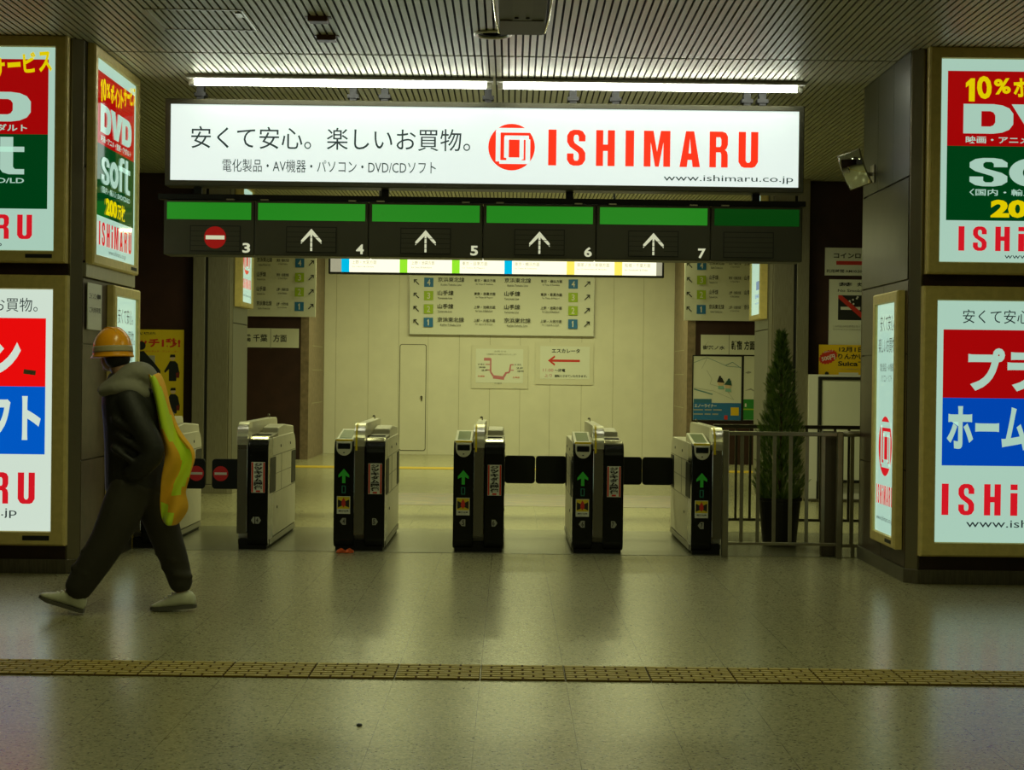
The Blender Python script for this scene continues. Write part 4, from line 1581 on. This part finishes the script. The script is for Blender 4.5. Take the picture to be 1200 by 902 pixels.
# ------------------------------------------------------------------ railings
rail_m = mat('railing_steel', (.30, .28, .19), .34, .85, noise=.1, nscale=12)
YRL = 13.17
xs0, xs1 = W(850, 570, YRL).x, W(983.5, 570, YRL).x
r = empty('railing', 'front steel railing between the last gate and the right pillar', 'railing', ((xs0 + xs1) / 2, YRL, 0))
hx = (xs1 - xs0) / 2
for sx in (-1, 1):
    mb = MB(); mb.box(sx * hx - .024, -.03, 0, sx * hx + .024, .03, 1.005, rail_m); mb.build('post', r, bevel=.006)
mb = MB(); mb.box(-hx + .02, -.022, .965, hx - .02, .022, .998, rail_m); mb.build('top_rail', r, bevel=.006)
mb = MB(); mb.box(-hx + .02, -.015, .098, hx - .02, .015, .122, rail_m); mb.build('bottom_rail', r, bevel=.004)
for k in range(1, 7):
    xx = -hx + 2 * hx * k / 7
    mb = MB(); mb.box(xx - .014, -.006, .115, xx + .014, .006, .972, rail_m); mb.build('bar', r)
# wide dark post and the railing stub running to the pillar
xw = W(971, 570, 13.3).x
mb = MB(); mb.box(-.06, -.03, 0, .06, .03, 1.0, mat('dark_post', (.085, .07, .042), .45, .2)); 
tag(mb.build('post', None, (xw, 13.32, 0.003), bevel=.01), 'wide dark post standing just behind the right end of the front railing', 'post')
# second railing behind the plant
Y2 = 15.35
a2, b2 = W(838, 570, Y2).x, W(1040, 570, Y2).x
r = empty('railing', 'rear darker railing behind the potted conifer', 'railing', ((a2 + b2) / 2, Y2, 0))
rail_d = mat('railing_dark', (.10, .09, .06), .38, .8)
h2 = (b2 - a2) / 2
for sx in (-h2, h2):
    mb = MB(); mb.box(sx - .022, -.022, 0, sx + .022, .022, .99, rail_d); mb.build('post', r, bevel=.005)
mb = MB(); mb.box(-h2, -.02, .955, h2, .02, .99, rail_d); mb.build('top_rail', r, bevel=.005)
mb = MB(); mb.box(-h2, -.015, .10, h2, .015, .125, rail_d); mb.build('bottom_rail', r, bevel=.004)
k = 0
xx = a2 + .06
while xx < b2 - .04:
    mb = MB(); mb.box(xx - (a2 + b2) / 2 - .011, -.006, .12, xx - (a2 + b2) / 2 + .011, .006, .96, rail_d); mb.build('bar', r)
    xx += .130
# low curved handrail by the right pillar
r = empty('handrail', 'short curved steel handrail end touching the right pillar', 'handrail', (W(1002, 510, 13.25).x, 13.25, 0))
px = PXR - r.location.x
mb = MB()
mb.tube([(-.14, 0, .985), (-.02, 0, .985), (.06, 0, .985), (px + .02, 0, .985)], .024, steel, 10)
mb.build('rail', r, smooth=True)
for q in (-.105, -.02):
    mb = MB(); mb.box(q - .015, -.008, .1, q + .015, .008, .97, rail_m); mb.build('bar', r)
mb = MB(); mb.box(-.14, -.012, .08, px + .02, .012, .105, rail_m); mb.build('lower_rail', r)
mb = MB(); mb.box(-.025, -.02, 0, .005, .02, .1, rail_m); mb.build('foot', r)

# ------------------------------------------------------------------ potted conifer
YT = 14.15
pt = W(913, 634, YT)
r = empty('potted_conifer', 'tall narrow green conifer in a black pot behind the front railing', 'potted plant', (pt.x, YT, 0.003))
mb = MB()
mb.lathe([(.14, 0), (.145, .03), (.178, .375), (.188, .38), (.188, .405), (.172, .405), (.165, .36)], (0, 0, 0), mat('pot_black', (.012, .012, .010), .4), 32)
mb.build('pot', r, smooth=False)
mb = MB()
mb.lathe([(.165, .36), (.08, .372), (.001, .375)], (0, 0, 0), mat('soil', (.03, .02, .012), .9, bump=.6, nscale=60), 24)
mb.build('soil', r)
mb = MB()
mb.tube([(0, 0, .36), (.005, 0, .9), (0, 0, 1.7)], [.022, .016, .005], mat('bark', (.09, .055, .03), .8, bump=.5, nscale=40), 8)
mb.build('trunk', r)
lf = [mat('conifer_green', (.13, .22, .035), .6), mat('conifer_light', (.20, .31, .05), .6), mat('conifer_dark', (.06, .12, .02), .65)]
mb = MB()
rng = random.Random(3)
def spray(base, d, ln):
    """one flattened feathery twig: a spine with short scale leaves on both sides"""
    d = d.normalized()
    s = d.cross(Vector((rng.uniform(-1, 1), rng.uniform(-1, 1), rng.uniform(-1, 1)))).normalized()
    m = lf[rng.choice((0, 0, 1, 2))]
    nn = 5
    for k in range(nn):
        t = k / nn
        p = base + d * ln * t
        for sg in (-1, 1):
            q = (d * .75 + s * sg * .55).normalized() * ln * (.42 * (1 - t * .55))
            wv = d.cross(s) * .003 + s * sg * .003
            mb.poly([p - d * .006, p + q * .55 + d * .006 * sg, p + q, p + q * .5 - d * .007], m)
    mb.poly([base - s * .003, base + d * ln, base + s * .003], m)
for i in range(3600):
    z = .40 + 1.42 * (rng.random() ** 1.15)
    t = (z - .40) / 1.45
    R = .285 * (1 - t) ** .74 * (.72 + .28 * min(1, t * 6 + .5)) + .006
    R *= .86 + .2 * math.sin(z * 9 + 2.0) * math.sin(z * 5)
    a = rng.uniform(0, 2 * PI)
    rad = R * (rng.random() ** .45)
    base = Vector((math.cos(a) * rad * .85, math.sin(a) * rad * .85, z - .03))
    d = Vector((math.cos(a) * .62, math.sin(a) * .62, 1.0)) + Vector((rng.uniform(-.3, .3), rng.uniform(-.3, .3), rng.uniform(-.3, .2)))
    spray(base, d, rng.uniform(.05, .10) * (1 - .35 * t))
mb.build('foliage', r, smooth='flat2d')

# ------------------------------------------------------------------ the walking person
po = W(145, 719.5, 9.77)
S_ = 9.77 / F
person = empty('person', 'person in orange helmet and dark hooded jacket with orange vest over shoulder, striding left', 'person', (po.x, 9.77, 0))


def Q(px, py, dy=0.0):
    return Vector(((px - 145) * S_, dy, (719.5 - py) * S_))


def ringz(c, a, b, n=20, ph=0.0):
    return [c + Vector((a * math.cos(2 * PI * k / n), b * math.sin(2 * PI * k / n), 0)) for k in range(n)]


def limb(mb, pts, m, n=14, flat=1.0):
    """pts = [(Vector, radius)] swept smoothly"""
    P, R = [p for p, _ in pts], [r for _, r in pts]
    cp, cr = [], []
    for i in range(len(P) - 1):
        p0, p1, p2, p3 = P[max(i - 1, 0)], P[i], P[i + 1], P[min(i + 2, len(P) - 1)]
        for k in range(5):
            t = k / 5
            cp.append(0.5 * ((2 * p1) + (p2 - p0) * t + (2 * p0 - 5 * p1 + 4 * p2 - p3) * t * t + (3 * p1 - p0 - 3 * p2 + p3) * t ** 3))
            cr.append(R[i] + (R[i + 1] - R[i]) * t)
    cp.append(P[-1])
    cr.append(R[-1])
    loops = []
    for i, p in enumerate(cp):
        d = (cp[min(i + 1, len(cp) - 1)] - cp[max(i - 1, 0)]).normalized()
        a = Vector((0, 1, 0))
        a = (a - d * a.dot(d))
        a = a.normalized() if a.length > .1 else Vector((1, 0, 0))
        c_ = d.cross(a)
        loops.append([p + (a * math.cos(t) * flat + c_ * math.sin(t)) * cr[i] for t in [2 * PI * k / n for k in range(n)]])
    # rounded ends
    d0 = (cp[0] - cp[1]).normalized()
    d1 = (cp[-1] - cp[-2]).normalized()
    c0 = sum(loops[0], Vector()) / n
    c1 = sum(loops[-1], Vector()) / n
    loops.insert(0, [c0 + (q - c0) * .6 + d0 * cr[0] * .55 for q in loops[0]])
    loops.append([c1 + (q - c1) * .6 + d1 * cr[-1] * .55 for q in loops[-1]])
    mb.loft(loops, m, True, True)


def ellip(mb, c, rx, ry, rz, m, rot=None, n=18):
    lp = []
    for i in range(1, n):
        t = PI * i / n
        lp.append([Vector((rx * math.sin(t) * math.cos(2 * PI * k / n), ry * math.sin(t) * math.sin(2 * PI * k / n), rz * math.cos(t))) for k in range(n)])
    if rot:
        lp = [[rot @ q for q in l] for l in lp]
    mb.loft([[c + q for q in l] for l in lp], m, True, True)


def fuse(o, vox, it=4, fac=.5):
    m = o.modifiers.new('fuse', 'REMESH')
    m.mode = 'VOXEL'
    m.voxel_size = vox
    m.use_smooth_shade = True
    s = o.modifiers.new('smooth', 'SMOOTH')
    s.factor = fac
    s.iterations = it
    return o


skin = mat('skin', (.36, .20, .12), .5)
hair_m = mat('black_hair', (.010, .009, .008), .5, bump=.4, nscale=90)
jacket_m = mat('jacket_black', (.016, .016, .014), .62, bump=.35, nscale=22)
hood_m = mat('hood_grey', (.24, .23, .18), .8, bump=.3, nscale=30)
trouser_m = mat('trousers_dark', (.036, .032, .021), .8, bump=.35, nscale=16)
helm_m = mat('helmet_orange', (.92, .38, .012), .25, noise=.05, nscale=9)
refl_m = mat('reflective_beige', (.42, .36, .20), .45)
vest_o = mat('vest_orange', (.95, .50, .025), .65, bump=.3, nscale=30)
vest_l = mat('vest_lime', (.66, .90, .04), .45, bump=.2, nscale=30)
shoe_m = mat('shoe_pale', (.66, .67, .52), .5, noise=.08, nscale=30)
sole_m = mat('shoe_sole', (.10, .095, .075), .6)

# head turned away to the far left
hd = Q(129, 412, .02)
look = math.atan2(.60, -.80)
HR = Matrix.Rotation(look, 3, 'Z') @ Matrix.Rotation(.10, 3, 'Y')      # local +x = where the face looks
b = MB()
ellip(b, hd + HR @ Vector((-.008, 0, .02)), .096, .076, .105, skin, HR)
ellip(b, hd + HR @ Vector((.028, 0, -.055)), .062, .056, .068, skin, HR)
ellip(b, hd + HR @ Vector((.095, 0, -.018)), .020, .013, .022, skin, HR)     # nose
ellip(b, hd + HR @ Vector((.088, 0, .002)), .012, .010, .026, skin, HR)
ellip(b, hd + HR @ Vector((.082, 0, -.062)), .012, .022, .007, skin, HR)     # lips
ellip(b, hd + HR @ Vector((.074, 0, -.105)), .020, .024, .016, skin, HR)     # chin
for sy in (-1, 1):
    ellip(b, hd + HR @ Vector((-.005, sy * .078, -.008)), .018, .010, .032, skin, HR)
limb(b, [(Q(134, 425, .01), .055), (Q(142, 444, .0), .058), (Q(150, 462, 0), .075)], skin)
limb(b, [(Q(150, 458, 0), .10), (Q(155, 490, 0), .14), (Q(157, 530, 0), .13), (Q(158, 562, 0), .14)], skin, flat=1.15)
# left arm, hand in the jacket pocket; right arm raised to hold the vest at the shoulder
limb(b, [(Q(156, 466, -.17), .052), (Q(184, 522, -.22), .042), (Q(160, 549, -.13), .030)], skin)
limb(b, [(Q(149, 464, .17), .052), (Q(141, 512, .23), .042), (Q(135, 478, .18), .030), (Q(134, 470, .17), .028)], skin)
for base, dr, up, sd in ((Q(160, 549, -.12), Vector((-.35, .72, -.35)), Vector((0, .25, .95)), 1), (Q(134, 470, .17), Vector((.10, -.15, .95)), Vector((.95, 0, -.1)), -1)):
    dr = dr.normalized()
    sd_ = dr.cross(up).normalized()
    pal = base + dr * .05
    for k in range(4):
        f0 = pal + sd_ * (k - 1.5) * .019 + dr * .02
        ln = (.072, .082, .077, .060)[k]
        f1 = f0 + dr * ln * .5 + up * .006
        f2 = f1 + dr * ln * .30 - up * .022
        f3 = f2 - up * ln * .30 + dr * .004
        limb(b, [(base + sd_ * (k - 1.5) * .012, .014), (f0, .011), (f1, .009), (f2, .0085), (f3, .007)], skin, 8)
    t0 = base + dr * .02 - sd_ * .030
    limb(b, [(base, .016), (t0, .013), (t0 + dr * .035 - sd_ * .018, .0105), (t0 + dr * .058 - sd_ * .010 - up * .01, .009)], skin, 8)
    limb(b, [(base, .024), (pal, .026), (pal + dr * .02, .022)], skin, 10, 1.3)
# legs
limb(b, [(Q(157, 560, -.09), .095), (Q(130, 632, -.10), .060), (Q(112, 664, -.10), .055), (Q(94, 696, -.10), .038)], skin)
limb(b, [(Q(166, 560, .09), .095), (Q(191, 632, .09), .060), (Q(202, 664, .09), .055), (Q(209, 696, .09), .038)], skin)
fuse(b.build('body', person), .0075, 3)
for sy in (-1, 1):
    mb = MB(); ellip(mb, hd + HR @ Vector((.083, sy * .031, .010)), .008, .012, .006, white_paint, HR, 10)
    ellip(mb, hd + HR @ Vector((.089, sy * .031, .010)), .004, .005, .005, ink, HR, 8); mb.build('eye', person, smooth=True)
mb = MB(); ellip(mb, hd + HR @ Vector((-.020, 0, .012)), .094, .086, .100, hair_m, HR); ellip(mb, hd + HR @ Vector((-.030, 0, -.052)), .072, .078, .066, hair_m, HR)
fuse(mb.build('hair', person), .01, 2)

# helmet
hr = Matrix.Rotation(look, 3, 'Z') @ Matrix.Rotation(.06, 3, 'Y')
hc = Q(128.3, 420.5, .02)
def dome(mb, za, zb, grow, m, n=36, steps=9):
    lp = []
    for i in range(steps + 1):
        z = za + (zb - za) * i / steps
        q = max(0.0, 1 - (max(0, z - .03) / .150) ** 2.3) ** .5
        rad = (.112 + .004 * (1 - min(1, z / .05)) + grow)
        lp.append([hc + hr @ Vector((rad * 1.09 * max(q, .03) * math.cos(2 * PI * k / n), rad * .97 * max(q, .03) * math.sin(2 * PI * k / n), z)) for k in range(n)])
    mb.loft(lp, m, True, True)
mb = MB()
dome(mb, 0, .1785, 0, helm_m, steps=22)
lp = []
for rr_, z in ((.99, .016), (1.02, .006), (1.025, .0), (.98, .004)):
    lp.append([hc + hr @ Vector((.119 * rr_ * 1.07 * math.cos(t) + (.030 * max(0, math.cos(t)) ** 3 if rr_ > 1.01 else 0), .112 * rr_ * math.sin(t), z)) for t in [2 * PI * k / 36 for k in range(36)]])
mb.loft(lp, helm_m)
for yy in (-.03, 0, .03):
    mb.tube([hc + hr @ Vector((.112 * 1.09 * math.cos(t) * .93, yy, .03 + .145 * math.sin(t))) for t in [PI * (.12 + .76 * k / 12) for k in range(13)]], .006, helm_m, 8)
hel = mb.build('helmet', person, smooth=True)
mb = MB(); dome(mb, .030, .066, .0022, refl_m, steps=4); mb.build('reflective_band', hel, smooth=True)

# jacket: torso, sleeves and hem fused into one surface
mb = MB()
rows = [(581, 156, 31, .17), (574, 156.5, 34, .19), (555, 157, 35, .20), (528, 157.5, 36, .205), (500, 157, 37, .215), (476, 154.5, 37, .215), (460, 151.5, 33, .195), (448, 147, 25, .14), (439, 142, 17, .085)]
mb.loft([ringz(Q(c, y), hw * S_, dp, 24) for y, c, hw, dp in rows], jacket_m, True, True)
limb(mb, [(Q(155, 467, -.16), .078), (Q(172, 497, -.215), .073), (Q(187, 526, -.225), .067), (Q(176, 543, -.215), .064), (Q(160, 553, -.18), .058)], jacket_m)
limb(mb, [(Q(149, 465, .16), .078), (Q(142, 490, .21), .072), (Q(140, 512, .225), .066), (Q(136, 490, .20), .058), (Q(135, 478, .18), .050)], jacket_m)
for py, px in ((505, 165), (522, 168), (538, 164)):      # folds of the near sleeve and side
    limb(mb, [(Q(px - 26, py - 14, -.19), .016), (Q(px - 8, py - 4, -.235), .020), (Q(px + 12, py + 8, -.255), .016)], jacket_m, 8)
jk = fuse(mb.build('jacket', person), .013, 3)
mb = MB()
limb(mb, [(Q(120, 459, -.03), .035), (Q(130, 455, -.05), .050), (Q(143, 449, -.05), .068), (Q(156, 441, -.03), .080), (Q(166, 441, -.01), .074), (Q(174, 451, .0), .055), (Q(177, 463, .0), .038)], hood_m, 16, 1.75)
limb(mb, [(Q(122, 461, -.10), .030), (Q(142, 457, -.15), .045), (Q(160, 457, -.15), .048), (Q(173, 464, -.11), .038)], hood_m, 12, 1.2)
fuse(mb.build('hood', person), .011, 6)
mb = MB()
limb(mb, [(Q(157, 545, 0), .155), (Q(159, 575, 0), .165)], trouser_m, 18, 1.12)
limb(mb, [(Q(157, 568, -.085), .128), (Q(146, 598, -.095), .122), (Q(131, 632, -.10), .106), (Q(113, 662, -.10), .096), (Q(95, 691, -.10), .079)], trouser_m, 18)
limb(mb, [(Q(165, 568, .085), .125), (Q(179, 600, .09), .110), (Q(190, 632, .09), .095), (Q(201, 662, .09), .082), (Q(209, 689, .09), .068)], trouser_m, 18)
for py, px, d in ((650, 120, -.10), (668, 108, -.10), (655, 198, .09), (672, 205, .09)):
    limb(mb, [(Q(px - 17, py - 5, d - .03), .02), (Q(px, py + 2, d - .075), .022), (Q(px + 16, py + 6, d - .03), .02)], trouser_m, 8)
fuse(mb.build('trousers', person), .013, 3)


def shoe(name, heel, ang, dy):
    R = Matrix.Rotation(ang, 3, 'Y')
    T = lambda x, y, z: Vector((heel.x, dy, heel.z)) + R @ Vector((-x, y, z))
    st = [(0.0, .020, .075, .026), (.018, .016, .098, .036), (.07, .016, .112, .040), (.115, .016, .100, .042), (.155, .016, .078, .044), (.20, .016, .060, .046), (.24, .018, .046, .042), (.262, .022, .036, .026)]
    mb = MB()
    lp = []
    for x, zb, zt, w in st:
        lp.append([T(x, w * math.copysign(abs(math.cos(t)) ** .7, math.cos(t)), (zb + zt) / 2 + (zt - zb) / 2 * math.copysign(abs(math.sin(t)) ** .8, math.sin(t))) for t in [2 * PI * k / 18 for k in range(18)]])
    mb.loft(lp, shoe_m, True, True)
    o = mb.build(name, person, smooth=True)
    out = []
    for x, w in ((-.004, .022), (.01, .036), (.07, .043), (.15, .046), (.21, .049), (.25, .040), (.268, .018)):
        out.append((x, w))
    out = out + [(x, -w) for x, w in out[::-1]]
    mb = MB()
    mb.loft([[T(x, w, 0 + (.008 if x > .24 else 0)) for x, w in out], [T(x, w, .020 + (.006 if x > .24 else 0)) for x, w in out]], sole_m, True, True)
    mb.build('sole', o)
    mb = MB()
    for k in range(4):
        mb.tube([T(.105 + k * .022, -.028, .104 - k * .013), T(.112 + k * .022, 0, .112 - k * .013), T(.105 + k * .022, .028, .104 - k * .013)], .004, white_paint, 6)
    mb.build('laces', o, smooth=True)
    return o
shoe('shoe', Vector((Q(102, 719).x, 0, .012)), math.radians(17), -.10)
shoe('shoe', Vector((Q(226, 719).x, 0, .022)), math.radians(-5.0), .09)

# hi-vis vest slung over the shoulder, hanging down the back
rowsv = [(438, 176, 187, .10, .70), (452, 180, 194, .15, .72), (468, 184, 199, .20, .75), (484, 187, 204, .25, .80), (500, 190, 209, .40, .85), (514, 194, 218, .45, .90), (525, 197, 229, .48, .97), (535, 199, 232.5, .50, .98), (546, 197, 230, .52, .95), (556, 195, 226, .50, .92), (566, 193.5, 222, .55, .85), (576, 192, 219, 2, 3), (586, 190.5, 222, .02, .42), (596, 190.5, 223, .05, .62), (605, 192.5, 216, .15, .60), (612, 198, 209, 2, 3)]
NC = 26
mb = MB()
V = []
for i, (y, a, c_, l0, l1) in enumerate(rowsv):
    rw = []
    for j in range(NC + 1):
        t = j / NC
        dy = -.175 + .17 * max(0, .5 - t) ** 1.5 + .03 * math.sin(7 * t + .5 * i) + .05 * t
        rw.append(Q(a + (c_ - a) * t, y + 3 * math.sin(PI * t) + 1.2 * math.sin(5 * t + i), dy))
    V.append(rw)
for i in range(len(rowsv) - 1):
    for j in range(NC):
        t = (j + .5) / NC
        l0, l1 = rowsv[i][3], rowsv[i][4]
        mb.poly([V[i][j], V[i][j + 1], V[i + 1][j + 1], V[i + 1][j]], vest_l if l0 < t < l1 else vest_o)
vest = mb.build('safety_vest', person, smooth=True)
bm = bmesh.new(); bm.from_mesh(vest.data)
bmesh.ops.remove_doubles(bm, verts=bm.verts, dist=1e-5)
bmesh.ops.recalc_face_normals(bm, faces=bm.faces)
bm.to_mesh(vest.data); bm.free()
sb = vest.modifiers.new('solid', 'SOLIDIFY'); sb.thickness = .028; sb.offset = 0
sb = vest.modifiers.new('sub', 'SUBSURF'); sb.levels = 1; sb.render_levels = 2
tag(vest, 'orange and lime reflective vest hanging from the shoulder')
